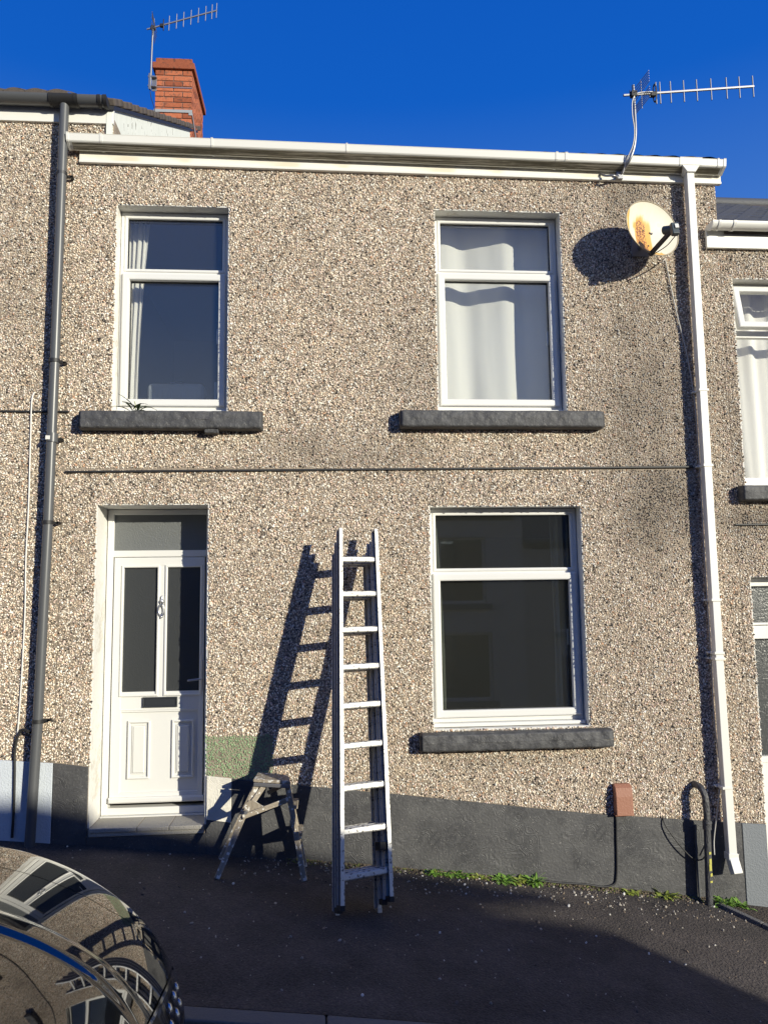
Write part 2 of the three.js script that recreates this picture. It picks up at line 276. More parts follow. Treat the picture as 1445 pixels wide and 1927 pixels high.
// ---------------------------------------------------------------- roofs
function roofSlab(parent, x0, x1, yE, zE, slope, zR, t = .05) {
  const yR = yE + slope * (zE - zR), a = [[-zE, yE], [-zR, yR], [-(2 * zR - zE), yE], [-(2 * zR - zE), yE - t], [-zR, yR - t], [-zE, yE - t]];
  const g = ext(poly(a), 0, x1 - x0); g.rotateY(Math.PI / 2); g.translate(x0, 0, 0); return mesh('roof', uvm(g), M.tile, parent);
}
function shell(parent, x0, x1, yB, yC, floors, parts) { // party walls, back wall, floors: a closed house
  mesh('party_wall', bx(x0, x0 + .11, yB, yC, -8.0, -.302, 0), M.wallIn, parent);
  mesh('party_wall', bx(x1 - .11, x1, yB, yC, -8.0, -.302, 0), M.wallIn, parent);
  mesh('back_wall', bx(x0 + .112, x1 - .112, yB, yC, -8.0, -7.75, 0), M.wallIn, parent);
  for (const f of floors) mesh('floor_slab', bx(x0 + .113, x1 - .113, f - .2, f, -7.748, -.303, 0), f < 1 ? M.floorIn : M.wallIn, parent);
  for (const p of parts) mesh('partition', bx(...p, 0), M.wallIn, parent);
}

// ================================================================ the house
const house = thing('terraced_house', 'middle pebbledashed terraced house with white front door and three white framed windows', 'house');
{
  const X0 = -2.02, X1 = 3.40, holes = [UL, UR, LR].map(o => rect(o[0] - .013, o[1] + .013, o[2] - .013, o[3] + .013));
  holes.push(rect(DO[0] - .013, DO[1] + .013, DO[2] - .002, DO[3] + .013));
  mesh('wall', ext(poly([[X0, -.6], [X1, -.9], [X1, 5.74], [X0, 5.74]], holes), -.30, 0), M.mortar, house);
  const hole = inRects([UL, UR, LR, DO], .003);
  pebbles(house, X0, X1, x => plinthTop(x) + .004, () => 5.70, (x, y) => hole(x, y) || Math.abs(y - 3.103) < .009);
  // string line (bellcast bead) between the storeys
  mesh('render_bead', [bx(-1.98, 3.075, 3.096, 3.112, -.01, .020, .004)], M.black, house).rotation.z = .0072;
  house.children.at(-1).position.y = -.008;
  // painted plinth
  const top = []; for (let x = -2.02; x <= 3.281; x += .1) top.push([x, plinthTop(x) + .006 * (fb(x * 9, 1, 2, 77) - .5)]);
  const dark = top.filter(p => p[0] < DO[0] - .02); dark.push([DO[0] - .0145, plinthTop(DO[0])]);
  mesh('plinth', ext(poly([[-2.02, -.6], [DO[0] - .0145, -.6], ...dark.reverse()]), -.02, .013, .003), M.plinth, house);
  const r2 = top.filter(p => p[0] > -.70); r2.unshift([-.704, plinthTop(-.704)]);
  mesh('plinth', ext(poly([[-.704, -.6], [3.28, -.9], ...r2.reverse()]), -.02, .013, .003), M.plinth, house);
  mesh('plinth', ext(poly([[DO[1] + .0145, -.6], [-.706, -.6], [-.706, .40], [DO[1] + .0145, .43]]), -.02, .013, .003), M.plinth, house);
  const wp = mesh('plinth_patch', ext(poly([[DO[1] + .0145, .433], [-.706, .403], [-.706, plinthTop(-.706)], [DO[1] + .0145, plinthTop(DO[1])]]), -.02, .012, .003), M.plinthCream, house); wp.userData.label = 'cream painted patch of plinth beside the door';
  mesh('plinth', bx(DO[0] - .0135, DO[1] + .0135, -.6, .335, -.28, .011, .003), M.plinth, house);
  // windows
  const w1 = windowUnit(house, UL, 4.760); const w2 = windowUnit(house, UR, 4.810); const w3 = windowUnit(house, LR, 2.272, { glass: M.glassDirty });
  mesh('sill', [roughBar(-1.885, -.478, 3.405, 3.556, -.20, .105, .02, .035, 2), roughBar(-.93, -.82, 3.378, 3.43, .01, .085, .02, .3, 9, 24)], M.sill, w1);
  mesh('sill', roughBar(.612, 2.282, 3.425, 3.572, -.20, .11, .02, .022, 5), M.sill, w2);
  mesh('sill', roughBar(.730, 2.245, .888, 1.028, -.22, .10, .02, .07, 8, 70), M.sill, w3);
  for (const [w, O] of [[w1, UL], [w2, UR], [w3, LR]]) { const c = (O[0] + O[1]) / 2; mesh('catch', bx(O[1] - .105, O[1] - .085, (O[2] + O[3]) / 2 - .25, (O[2] + O[3]) / 2 - .12, -.16, -.145, .004), M.upvc, w); }
  // door
  const [dx0, dx1, dy0, dy1] = DO, zf = -.275, zb = -.345, lx0 = -1.70, lx1 = -.955;
  const door = mesh('door', [ring(lx0 + .012, lx1 - .012, .520, 2.425, [.075, .035, .05, .07], zb, zf - .004, .006), bx(-1.342, -1.262, 1.30, 2.37, zb + .004, zf - .006, .006), bx(lx0 + .08, lx1 - .04, 1.195, 1.355, zb + .003, zf - .008, .004), bx(lx0 + .06, lx1 - .03, .56, 1.215, zb + .006, zf - .020, .003)], M.upvc, house);
  mesh('door_frame', [ring(dx0 + .006, dx1 - .004, dy0 + .012, dy1 - .004, [.050, .046, .055, .042], zb - .02, zf, .006), bx(dx0 + .05, dx1 - .05, 2.428, 2.482, zb - .018, zf - .002, .006), bx(dx0 + .008, dx1 - .006, dy0 + .002, dy0 + .011, zb, zf + .03, 0)], M.upvc, door);
  mesh('reveal', [bx(dx0 - .0135, dx0, dy0 - .03, dy1 + .0135, -.38, -.004, .002), bx(dx1, dx1 + .0135, dy0 - .03, dy1 + .0135, -.38, -.004, .002), bx(dx0 + .0003, dx1 - .0003, dy1, dy1 + .0135, -.38, -.0045, .002)], M.render, door);
  mesh('weather_bar', ext(poly([[-1.688, .505], [-.952, .505], [-.952, .548], [-1.688, .548]]), zf - .012, zf + .028, .010), M.upvc, door);
  for (const [a, b] of [[-1.610, -1.340], [-1.264, -1.0]]) {
    mesh('glazing_bead', ring(a - .018, b + .018, 1.318, 2.362, .020, zf - .03, zf + .006, .008), M.upvc, door);
    mesh('glass_pane', bx(a, b, 1.335, 2.345, zf - .026, zf - .020, 0), M.obscure, door);
  }
  mesh('fanlight_pane', bx(dx0 + .054, dx1 - .048, 2.480, 2.780, zf - .032, zf - .026, 0), M.fanlight, door);
  mesh('panel_surround', ring(-1.622, -.994, .566, 1.222, .014, zf - .024, zf - .004, .005), M.upvc, door);
  for (const [a, b] of [[-1.555, -1.380], [-1.212, -1.038]]) { mesh('raised_panel', [ring(a, b, .68, 1.130, .018, zf - .024, zf - .002, .008), ext(poly(rect(a + .036, b - .036, .72, 1.092)), zf - .024, zf - .006, .012, 1)], M.upvc, door); }
  mesh('letterbox', [ring(-1.442, -1.170, 1.232, 1.312, .012, zf - .012, zf + .008, .003), bx(-1.430, -1.182, 1.243, 1.301, zf - .012, zf + .001, .003)], std([.045, .05, .058], { metalness: .4, roughness: .4 }), door);
  // urn-shaped knocker
  const kn = new THREE.TorusGeometry(.030, .006, 8, 22); kn.scale(.72, 1.5, 1); kn.translate(-1.302, 2.00, zf + .018);
  const kt = new THREE.LatheGeometry([[0, 0], [.010, .004], [.014, .016], [.020, .030], [.012, .044], [.007, .052], [.011, .060], [.005, .072], [0, .078]].map(p => new THREE.Vector2(...p)), 16); kt.translate(-1.302, 2.040, zf + .012);
  const kb = new THREE.SphereGeometry(.011, 12, 8); kb.translate(-1.302, 1.945, zf + .014);
  mesh('knocker', [kn, kt, kb], M.steel, door);
  mesh('handle', [bx(-.985, -.962, 1.36, 1.60, zf - .004, zf + .010, .005), cyl(V(-.974, 1.452, zf), V(-.974, 1.452, zf + .055), .008), beam(V(-.970, 1.452, zf + .052), V(-1.085, 1.440, zf + .052), .016, .012, .005)], M.steel, door);
  // step slabs
  const st = mesh('doorstep', bx(dx0 + .001, dx1 - .001, .337, .372, -.36, .018, .006), M.slab, house);
  for (const [a, b] of [[dx0 + .004, -1.40], [-1.396, -1.165], [-1.161, dx1 - .004]]) mesh('slab', bx(a, b, .370, .397 + rr(0, .004), -.33, .028, .006, 2), M.slab, st);
  // fascia, gutter
  const fas = mesh('fascia', bx(-1.992, 3.412, 5.628, 5.80, -.005, .028, .003), M.board, house); fas.rotation.z = -.0052; fas.position.y = -.002;
  mesh('fascia_edge', bx(-1.993, 3.413, 5.612, 5.634, -.004, .036, .004), M.gutterW, fas);
  const gp = [[.032, 0], [.034, -.078], [.042, -.094], [.060, -.096], [.122, -.064], [.129, -.056], [.137, -.006], [.140, 0], [.133, 0], [.130, -.008], [.123, -.052], [.117, -.058], [.058, -.089], [.046, -.087], [.040, -.076], [.038, 0]];
  const gut = (a, b, s = 0) => { const g = new THREE.ExtrudeGeometry(poly(gp.map(p => { const cx = .086, cy = -.045; return [(p[0] - cx) * (1 + s) + cx, (p[1] - cy) * (1 + s) + cy]; })), { depth: b - a, bevelEnabled: false }); g.rotateY(-Math.PI / 2); g.applyMatrix4(new THREE.Matrix4().makeScale(1, 1, 1)); g.translate(b, 0, 0); return g; };
  // ExtrudeGeometry's x runs along +z here after the turn
  const gutter = mesh('gutter', uvm(gut(-2.03, 3.43)), M.gutterW, house);
  const gy = x => lerp(5.806, 5.756, (x + 2.02) / 5.45);
  gutter.position.y = 0; gutter.geometry.applyMatrix4(new THREE.Matrix4().makeShear((5.756 - 5.806) / 5.45, 0, 0, 0, 0, 0)); gutter.geometry.translate(0, 5.806 + 2.02 * (5.756 - 5.806) / 5.45, 0);
  for (const [a, b] of [[-2.036, -2.018], [-1.775, -1.755], [-.895, -.878], [.198, .212], [1.955, 1.975], [2.035, 2.058], [3.03, 3.225], [3.362, 3.378], [3.415, 3.438]]) { const j = uvm(gut(a, b, .09)); j.translate(0, gy((a + b) / 2) + .001, 0); mesh('gutter_joint', j, M.gutterW, gutter); }
  { const st2 = new THREE.BoxGeometry(5.39, .0022, .062); st2.rotateX(-Math.atan2(.032, .062)); st2.translate(0, .0098, .0915); uvm(st2); st2.applyMatrix4(new THREE.Matrix4().makeShear((5.756 - 5.806) / 5.45, 0, 0, 0, 0, 0)); st2.translate(.70, gy(.70) - .0945, 0); const s = mesh('algae_film', st2, M.algae, gutter); s.userData.label = 'brown green algae stains along the gutter underside'; }
  for (const x of [-2.030, 3.432]) { const e = uvm(ext(poly(gp.slice(0, 8)), 0, .004)); e.rotateY(-Math.PI / 2); e.translate(x, gy(x), 0); mesh('stop_end', e, M.gutterW, gutter); }
  // downpipe
  const dp = mesh('downpipe', [bx(3.094, 3.160, 2.02, 5.665, .052, .117, .006, 2), bx(3.098, 3.164, 1.555, 2.018, .050, .115, .006, 2)], M.gutterW, house);
  { const lo = mesh('downpipe_length', [beam(V(3.128, 1.56, .084), V(3.142, .03, .088), .066, .064, .006), beam(V(3.142, .045, .088), V(3.150, -.075, .14), .072, .070, .005), bx(3.102, 3.182, .015, .068, .048, .128, .004)], M.gutterW, dp);
    mesh('outlet', [ext(poly([[3.048, 5.700], [3.205, 5.700], [3.165, 5.640], [3.090, 5.640]]), .040, .132, .004)], M.gutterW, dp);
    for (const y of [3.745, 3.115, 2.02, 1.60, 1.555, .560]) mesh('pipe_clip', [bx(3.086, 3.170, y - .010, y + .010, .044, .124, .003), bx(3.070, 3.184, y - .007, y + .007, .002, .05, .002)], M.gutterW, dp); }
  // roof with the eaves tiles that show over the gutter
  const roof = roofSlab(house, -1.98, 3.40, 5.80, .06, .56, -4, .06);
  for (let k = 0; k < 32; k++) { const x = -1.70 + k * .1595; const n = 7, g = grid(n, 1, (u, v) => [x + u * .168, 5.794 + .020 * Math.abs(Math.sin(u * Math.PI)) + (1 - v) * .0 + v * .16 + rr(-.001, .001), .075 - v * .28]); const g2 = grid(n, 1, (u, v) => [x + u * .168, 5.779 + .020 * Math.abs(Math.sin(u * Math.PI)) * v, .075]); mesh('roof_tile', [g, g2], M.tile, roof); }
  shell(house, -2.02, 3.40, -.5, 5.60, [.385, 3.05, 5.6], [[-.60, -.50, .386, 2.848, -7.74, -.303], [.05, .15, 3.051, 5.398, -7.74, -.303], [-.498, 3.286, .387, 2.847, -4.3, -4.2], [.152, 3.286, 3.052, 5.397, -3.8, -3.7], [-1.906, .048, 3.052, 5.397, -3.8, -3.7], [-1.906, -.602, .387, 2.847, -3.3, -3.2]]);
}

// ================================================================ left neighbour
const leftHouse = thing('terraced_house', 'taller left hand house with grey gutter, brown tiles and pale plinth', 'house');
{
  const X0 = -8.0, X1 = -2.022;
  mesh('wall', [ext(poly([[X0, -.2], [X1, -.6], [X1, 6.02], [X0, 6.02]]), -.30, 0), bx(-2.020, -1.70, 5.765, 6.02, -.30, -.001, 0)], M.mortar, leftHouse);
  pebbles(leftHouse, -4.6, -2.022, x => plinthTop(x) + .004, () => 6.0, (x, y) => Math.abs(y - 3.56) < .008);
  pebbles(leftHouse, -2.018, -1.705, () => 5.72, () => 6.0, () => false);
  mesh('render_bead', bx(-8, -1.99, 3.552, 3.567, -.01, .019, .004), M.black, leftHouse);
  const pt = []; for (let x = -7.9; x <= -2.03; x += .1) pt.push([x, plinthTop(x)]); pt.push([-2.024, plinthTop(-2.024)]);
  mesh('plinth', ext(poly([[-8, -.2], [-2.024, -.6], ...pt.reverse(), [-8, 1.4]]), -.02, .016, .003), M.plinthPale, leftHouse);
  mesh('fascia', bx(-8, -1.700, 5.965, 6.14, -.004, .026, .003), M.gutterW, leftHouse);
  // round dark gutter
  const half = a => { const pts = []; for (let k = 0; k <= 18; k++) { const t = Math.PI * k / 18; pts.push([.09 + .064 * Math.cos(t) * a, -.064 * Math.sin(t) * a]); } for (let k = 18; k >= 0; k--) { const t = Math.PI * k / 18; pts.push([.09 + .057 * Math.cos(t) * a, -.057 * Math.sin(t) * a]); } return poly(pts); };
  const hg = (a, b, s) => { const g = new THREE.ExtrudeGeometry(half(s), { depth: b - a, bevelEnabled: false }); g.rotateY(-Math.PI / 2); g.translate(b, 6.128, 0); return toCreasedNormals(uvm(g), .6); };
  const gut = mesh('gutter', hg(-8, -1.735, 1), M.pipeG, leftHouse);
  for (const [a, b, s] of [[-2.165, -1.985, 1.09], [-1.985, -1.955, 1.14], [-2.18, -2.16, 1.14], [-1.80, -1.775, 1.1], [-1.755, -1.728, 1.12]]) mesh('gutter_joint', hg(a, b, s), M.black, gut);
  { const e = new THREE.CircleGeometry(.07, 20, Math.PI, Math.PI); e.rotateY(Math.PI / 2); e.translate(-1.729, 6.129, .09); mesh('stop_end', ext(poly(Array.from({ length: 19 }, (_, k) => [.072 * Math.cos(-Math.PI * k / 18), .072 * Math.sin(-Math.PI * k / 18)])), 0, .006).rotateY(Math.PI / 2).translate(-1.733, 6.129, .09), M.black, gut); }
  // downpipe
  const dp = mesh('downpipe', [cyl(V(-2.070, 6.10, .092), V(-2.082, 3.95, .082), .036, .036, 20), cyl(V(-2.082, 3.95, .082), V(-2.092, 2.68, .082), .036, .036, 20), cyl(V(-2.092, 2.68, .082), V(-2.118, 1.20, .082), .036, .036, 20), cyl(V(-2.118, 1.20, .082), V(-2.145, .30, .085), .037, .037, 20)], M.pipeG, leftHouse);
  for (const [x, y] of [[-2.074, 5.485], [-2.083, 3.945], [-2.090, 3.33], [-2.094, 2.68], [-2.116, 1.20]]) mesh('pipe_clip', [cyl(V(x, y - .014, .083), V(x, y + .014, .083), .042, .042, 20), bx(x - .01, x + .072, y - .010, y + .010, .03, .052, .003), bx(x + .05, x + .072, y - .009, y + .009, .0, .052, .003)], M.black, dp);
  mesh('sticker', bx(-2.118, -2.085, 3.315, 3.345, .112, .1275, .001), M.gutterW, dp);
  mesh('pipe_socket', cyl(V(-2.0825, 3.30, .083), V(-2.0815, 3.37, .083), .0415, .0415, 20), M.pipeG, dp);
  // roof and verge
  const roof = roofSlab(leftHouse, -8, -1.735, 6.17, .06, .585, -4, .09);
  // white gable strip above the lower roof
  const yl = z => 6.10 + .585 * (.02 - z), yb = z => 5.76 + .56 * (.0 - z) - .05;
  mesh('gable_strip', ext(poly([[-.03, yb(-.03)], [-.03, yl(-.03) - .01], [4.0, yl(-4.0) - .01], [4.0, yb(-4.0)]]), 0, .045).rotateY(Math.PI / 2).translate(-1.755, 0, 0), M.gable, leftHouse);
  mesh('verge_edge', ext(poly([[-.05, yl(.05) - .012], [-.05, yl(.05) + .022], [4.0, yl(-4) + .022], [4.0, yl(-4) - .012]]), 0, .05).rotateY(Math.PI / 2).translate(-1.742, 0, 0), M.black, leftHouse);
  for (let k = 0; k < 15; k++) { const z = .05 - k * .285, b = bx(-.16, .028, -.028, .032, -.315, 0, .012, 2); b.rotateX(Math.atan(.585) + .035); b.translate(-1.715 + rr(-.006, .006), yl(z) + .052, z); mesh('verge_tile', b, M.tile, roof); }
  for (let k = 0; k < 10; k++) { const x = -3.4 + k * .168; if (x > -2.08) break; const g = grid(8, 1, (u, v) => [x + u * .175, 6.185 + .028 * Math.abs(Math.sin(u * Math.PI)) + v * .17 + rr(-.003, .003), .085 - v * .28]), g2 = grid(8, 1, (u, v) => [x + u * .175, 6.165 + (.02 + .028 * Math.abs(Math.sin(u * Math.PI))) * v, .085]); mesh('roof_tile', [g, g2], M.tile, roof); }
  shell(leftHouse, -8, -2.022, -.2, 5.95, [.9, 3.6, 5.95], []);
  // chimney on the ridge
  const cx0 = -2.165, cx1 = -1.695, cz0 = -4.42, cz1 = -3.50, yb0 = 7.95, nC = 14, ch = .0745;
  const chim = mesh('chimney', bx(cx0 + .008, cx1 - .008, 7.0, yb0 + nC * ch, cz0 + .008, cz1 - .008, 0), M.joint, leftHouse);
  const bm = [M.brick, M.brick, M.brick2, M.brick, M.brick3];
  const bh = ch - .010;
  for (let c = 0; c < nC; c++) {
    const y = yb0 + c * ch, odd = c % 2, jm = () => bm[Math.floor(rnd() * 5)];
    const fr = odd ? [[cx0, cx0 + .110], [cx0 + .120, cx0 + .345], [cx0 + .355, cx1]] : [[cx0, cx0 + .230], [cx0 + .240, cx1]];
    for (const [a, b] of fr) { const q = rr(0, .004); mesh('brick', bx(a, b, y, y + bh, cz1 - .105, cz1 + q, .004), jm(), chim); }
    const zs = odd ? [0, .23, .46, .69] : [.115, .345, .575];
    for (const s of zs) { const z1 = cz1 - .110 - s, z0 = Math.max(cz0, z1 - .218); if (z1 - z0 < .04) continue; mesh('brick', bx(cx1 - .10, cx1 + rr(0, .004), y, y + bh, z0, z1, .004), jm(), chim); }
    if (!odd) mesh('brick', bx(cx1 - .10, cx1 + .001, y, y + bh, cz1 - .219, cz1 - .112, .004), jm(), chim);
  }
  const yt = yb0 + nC * ch;
  mesh('chimney_cap', [bx(cx0 - .035, cx1 + .035, yt, yt + .085, cz0 - .035, cz1 + .035, .006), bx(cx0 + .0, cx1 - .0, yt + .087, yt + .165, cz0 + .02, cz1 - .0, .006)], M.brick3, chim);
  mesh('flue_cowl', [cyl(V(-1.90, yt + .16, -3.75), V(-1.90, yt + .27, -3.75), .075, .075, 24), cyl(V(-1.90, yt + .235, -3.75), V(-1.90, yt + .25, -3.75), .088, .088, 24), cyl(V(-1.90, yt + .275, -3.75), V(-1.90, yt + .32, -3.75), .085, .045, 24)], M.steel, chim);
  mesh('flashing', [bx(cx0 - .012, cx1 + .010, 8.395, 8.435, cz1 + .002, cz1 + .010, .002), bx(cx0 - .012, cx0 + .035, 8.20, 8.394, cz1 + .003, cz1 + .011, .002), bx(cx1 - .035, cx1 + .010, 8.36, 8.394, cz1 + .003, cz1 + .011, .002), ext(poly([[3.49, 8.40], [3.49, 8.36], [4.42, 7.90], [4.42, 7.98]]), 0, .008).rotateY(Math.PI / 2).translate(cx1 + .006, 0, 0)], M.lead, chim);
  mesh('chimney_strap', bx(cx0 - .02, cx1 + .004, 8.735, 8.748, cz1 + .005, cz1 + .009, 0), M.galv, chim);
}

// ================================================================ right neighbour
const RW = [3.505, 4.55, 2.965, 4.755], RD = [3.495, 4.40, -.15, 2.20];
const rightHouse = thing('terraced_house', 'lower right hand house with slate roof and half round white gutter', 'house');
{
  const X0 = 3.402, X1 = 9.0;
  mesh('wall', ext(poly([[X0, -1], [X1, -1.9], [X1, 5.06], [X0, 5.06]], [RW, RD].map(o => rect(o[0] - .013, o[1] + .013, o[2] - .013, o[3] + .013))), -.30, -.0005), M.mortar, rightHouse);
  const hole = inRects([RW, RD], .003);
  pebbles(rightHouse, X0, 5.2, x => plinthTop(x) + .004, () => 5.06, (x, y) => hole(x, y) || Math.abs(y - 2.635) < .008);
  mesh('render_bead', bx(3.38, 9, 2.627, 2.642, -.01, .019, .004), M.black, rightHouse);
  mesh('plinth', ext(poly([[3.283, -1], [RD[0] - .015, -1], [RD[0] - .015, plinthTop(RD[0])], [3.283, plinthTop(3.283)]]), -.02, .018, .003), M.plinthBlue, rightHouse);
  mesh('plinth', ext(poly([[RD[1] + .015, -1.2], [X1, -1.9], [X1, -.5], [RD[1] + .015, plinthTop(RD[1])]]), -.02, .018, .003), M.plinthBlue, rightHouse);
  // upper window with the top vent ajar
  const [x0, x1, y0, y1] = RW, w = mesh('window', [ring(x0 + .004, x1 - .004, y0 + .03, y1 - .004, [.03, .03, .05, .03], -.175, -.115, .005), bx(x0 + .03, x1 - .03, 4.275, 4.335, -.173, -.117, .004), bx(x0 + .004, x1 - .004, y0 + .004, y0 + .029, -.17, -.06, .005)], M.upvc, rightHouse);
  mesh('reveal', ring(x0 - .014, x1 + .014, y0 - .014, y1 + .014, .014, -.30, -.004, .002), M.render, w);
  mesh('pane', bx(x0 + .032, x1 - .032, y0 + .085, 4.27, -.145, -.139, 0), M.glass, w);
  const vent = mesh('vent_sash', ring(x0 + .035, x1 - .035, -.40, 0, [.055, .055, .055, .05], -.03, .03, .010), M.upvc, w); vent.position.set(0, 4.715, -.10); vent.rotation.x = -.20;
  const vp = mesh('pane', bx(x0 + .085, x1 - .085, -.35, -.045, -.003, .003, 0), M.glass, w); vp.position.copy(vent.position); vp.rotation.copy(vent.rotation);
  mesh('sill', roughBar(x0 - .08, x1 + .1, y0 - .14, y0 - .008, -.2, .10, .02, .02, 3), M.sill, w);
  // glazed door
  const [a0, a1, b0, b1] = RD, d = mesh('door', [ring(a0 + .004, a1 - .004, b0 + .02, b1 - .004, [.03, .03, .10, .07], -.20, -.12, .006), bx(a0 + .03, a1 - .03, 1.69, 1.80, -.198, -.122, .006), bx(a0 + .03, a1 - .03, 1.805, 1.825, -.19, -.112, .004), bx(a0 + .032, a1 - .032, -.06, .70, -.19, -.128, .006), bx(a0 + .03, a1 - .03, .69, .74, -.19, -.118, .004)], M.upvc, rightHouse);
  mesh('reveal', ring(a0 - .014, a1 + .014, b0 - .012, b1 + .014, .014, -.30, -.004, .002), M.render, d);
  mesh('fanlight_pane', bx(a0 + .03, a1 - .03, 1.826, 2.128, -.165, -.159, 0), M.obscure, d);
  mesh('glass_pane', bx(a0 + .03, a1 - .03, .742, 1.688, -.165, -.159, 0), M.obscure, d);
  mesh('fascia', bx(3.275, 9, 5.012, 5.19, .012, .040, .003), M.gutterW, rightHouse);
  const half = a => { const pts = []; for (let k = 0; k <= 18; k++) { const t = Math.PI * k / 18; pts.push([.10 + .058 * Math.cos(t) * a, -.058 * Math.sin(t) * a]); } for (let k = 18; k >= 0; k--) { const t = Math.PI * k / 18; pts.push([.10 + .052 * Math.cos(t) * a, -.052 * Math.sin(t) * a]); } return poly(pts); };
  const hg = (a, b, s) => { const g = new THREE.ExtrudeGeometry(half(s), { depth: b - a, bevelEnabled: false }); g.rotateY(-Math.PI / 2); g.translate(b, 5.200, 0); return toCreasedNormals(uvm(g), .6); };
  const gut = mesh('gutter', hg(3.285, 9, 1), M.gutterW, rightHouse);
  for (const [a, b] of [[3.275, 3.288], [3.33, 3.35], [3.46, 3.485]]) mesh('gutter_joint', hg(a, b, 1.1), M.gutterW, gut);
  mesh('stop_end', ext(poly(Array.from({ length: 19 }, (_, k) => [.062 * Math.cos(-Math.PI * k / 18), .062 * Math.sin(-Math.PI * k / 18)])), 0, .005).rotateY(Math.PI / 2).translate(3.276, 5.20, .10), M.gutterW, gut);
  const roof = roofSlab(rightHouse, 3.43, 9, 5.185, .06, .60, -4, .06);
  const ang = Math.atan(.60);
  for (let c = 0; c < 22; c++) for (let k = 0; k < 9; k++) { const z = .05 - c * .185, x = 3.44 + k * .255 + (c % 2) * .1275 - (c % 2 ? .0 : 0); const b = bx(.002, .250, 0, .007, -.40, 0, 0); b.rotateX(ang - .022); b.translate(x, 5.187 + .60 * (.06 - z) + .006 + rr(0, .003), z); mesh('slate', b, M.slate, roof); }
  mesh('ridge_tile', cyl(V(3.43, 5.18 + .6 * 4.06, -4), V(9, 5.18 + .6 * 4.06, -4), .09, .09, 16), M.slate, roof);
  shell(rightHouse, 3.402, 9, -1.6, 5.0, [-.12, 2.6, 5.0], [[3.52, 8.88, -.118, 2.398, -3.5, -3.4], [3.52, 8.88, 2.602, 4.798, -3.5, -3.4]]);
  // exposed end wall of the middle house above this roof
  mesh('gable_wall', ext(poly([[.0, 5.0], [.0, 5.735], [4.0, 7.96], [4.0, 5.0]]), 0, .04).rotateY(Math.PI / 2).translate(3.36, 0, -.002), M.mortar, house);
}

// ================================================================ things behind the glass
function curtain(x0, x1, y0, y1, z, folds, amp, ph, mat, label, taper = 0, group) {
  const g = grid(Math.max(40, folds * 26), 30, (u, v) => { const w = lerp(x1 - x0, (x1 - x0) * (1 - taper), Math.sin(clamp((1 - v) * 1.15) * Math.PI * .5)); const x = x0 + u * w; const t = u * folds * Math.PI * 2 + ph; const a = amp * (.75 + .5 * fb(u * 3, v * 2, 2, 400 + folds)); return [x + .006 * Math.sin(t * .5 + v * 3), lerp(y0, y1, v), z + a * (Math.sin(t) + .25 * Math.sin(2.3 * t + v * 1.5)) + .01 * Math.sin(v * 5 + u * 4) + .006 * (fb(u * 14, v * 2.2, 3, 470) - .5) * 2]; });
  return solo('curtain', g, mat, label, 'curtain', group);
}
curtain(.93, 2.02, 3.30, 5.36, -.36, 2, .032, .6, M.cloth, 'white curtain drawn across the whole upper right window of the middle house');
curtain(-1.70, -1.475, 3.30, 5.30, -.36, 5, .014, .2, M.cloth, 'white pleated curtain hanging at the left of the upper left window', .33);
curtain(1.93, 2.13, 1.05, 2.86, -.37, 4, .018, .2, M.clothDim, 'grey curtain at the right edge of the ground floor window');
curtain(.80, .935, 1.05, 2.86, -.36, 3, .015, 1.2, M.clothDim, 'pale sliver of curtain at the left edge of the ground floor window', -.55);
curtain(3.47, 4.6, 2.75, 4.80, -.36, 4, .03, .4, M.cloth, 'white curtain behind the upper window of the right hand house');
{
  const ch = thing('bedroom_chest', 'low chest standing behind the upper left window below the sill', 'chest'); mesh('carcass', bx(-1.7, -.70, 3.055, 3.66, -1.35, -.80, .01), M.floorIn, ch); mesh('chest_top', bx(-1.72, -.68, 3.66, 3.69, -1.37, -.78, .006), M.floorIn, ch);
  const c = thing('suitcase', 'pale ribbed suitcase behind the glass of the upper left window', 'suitcase'), cm = phy([.42, .46, .52], { roughness: .45 });
  mesh('shell', bx(-1.60, -1.09, 3.692, 4.055, -1.15, -.90, .045, 4), cm, c);
  for (let k = 0; k < 13; k++) mesh('rib', bx(-1.56 + k * .034, -1.547 + k * .034, 3.73, 3.99, -.9005, -.894, .003), cm, c);
  mesh('handle', tube([[-1.42, 4.045, -1.0], [-1.41, 4.075, -1.0], [-1.28, 4.075, -1.0], [-1.27, 4.045, -1.0]], .010, 24), M.black, c);
  const b = thing('storage_box', 'grey box with a folded top beside the suitcase at the window', 'box'); mesh('box_body', bx(-.99, -.76, 3.692, 4.05, -1.10, -.85, .008), cm, b); mesh('box_flap', bx(-.93, -.765, 4.05, 4.09, -1.11, -.84, .012), cm, b);
}

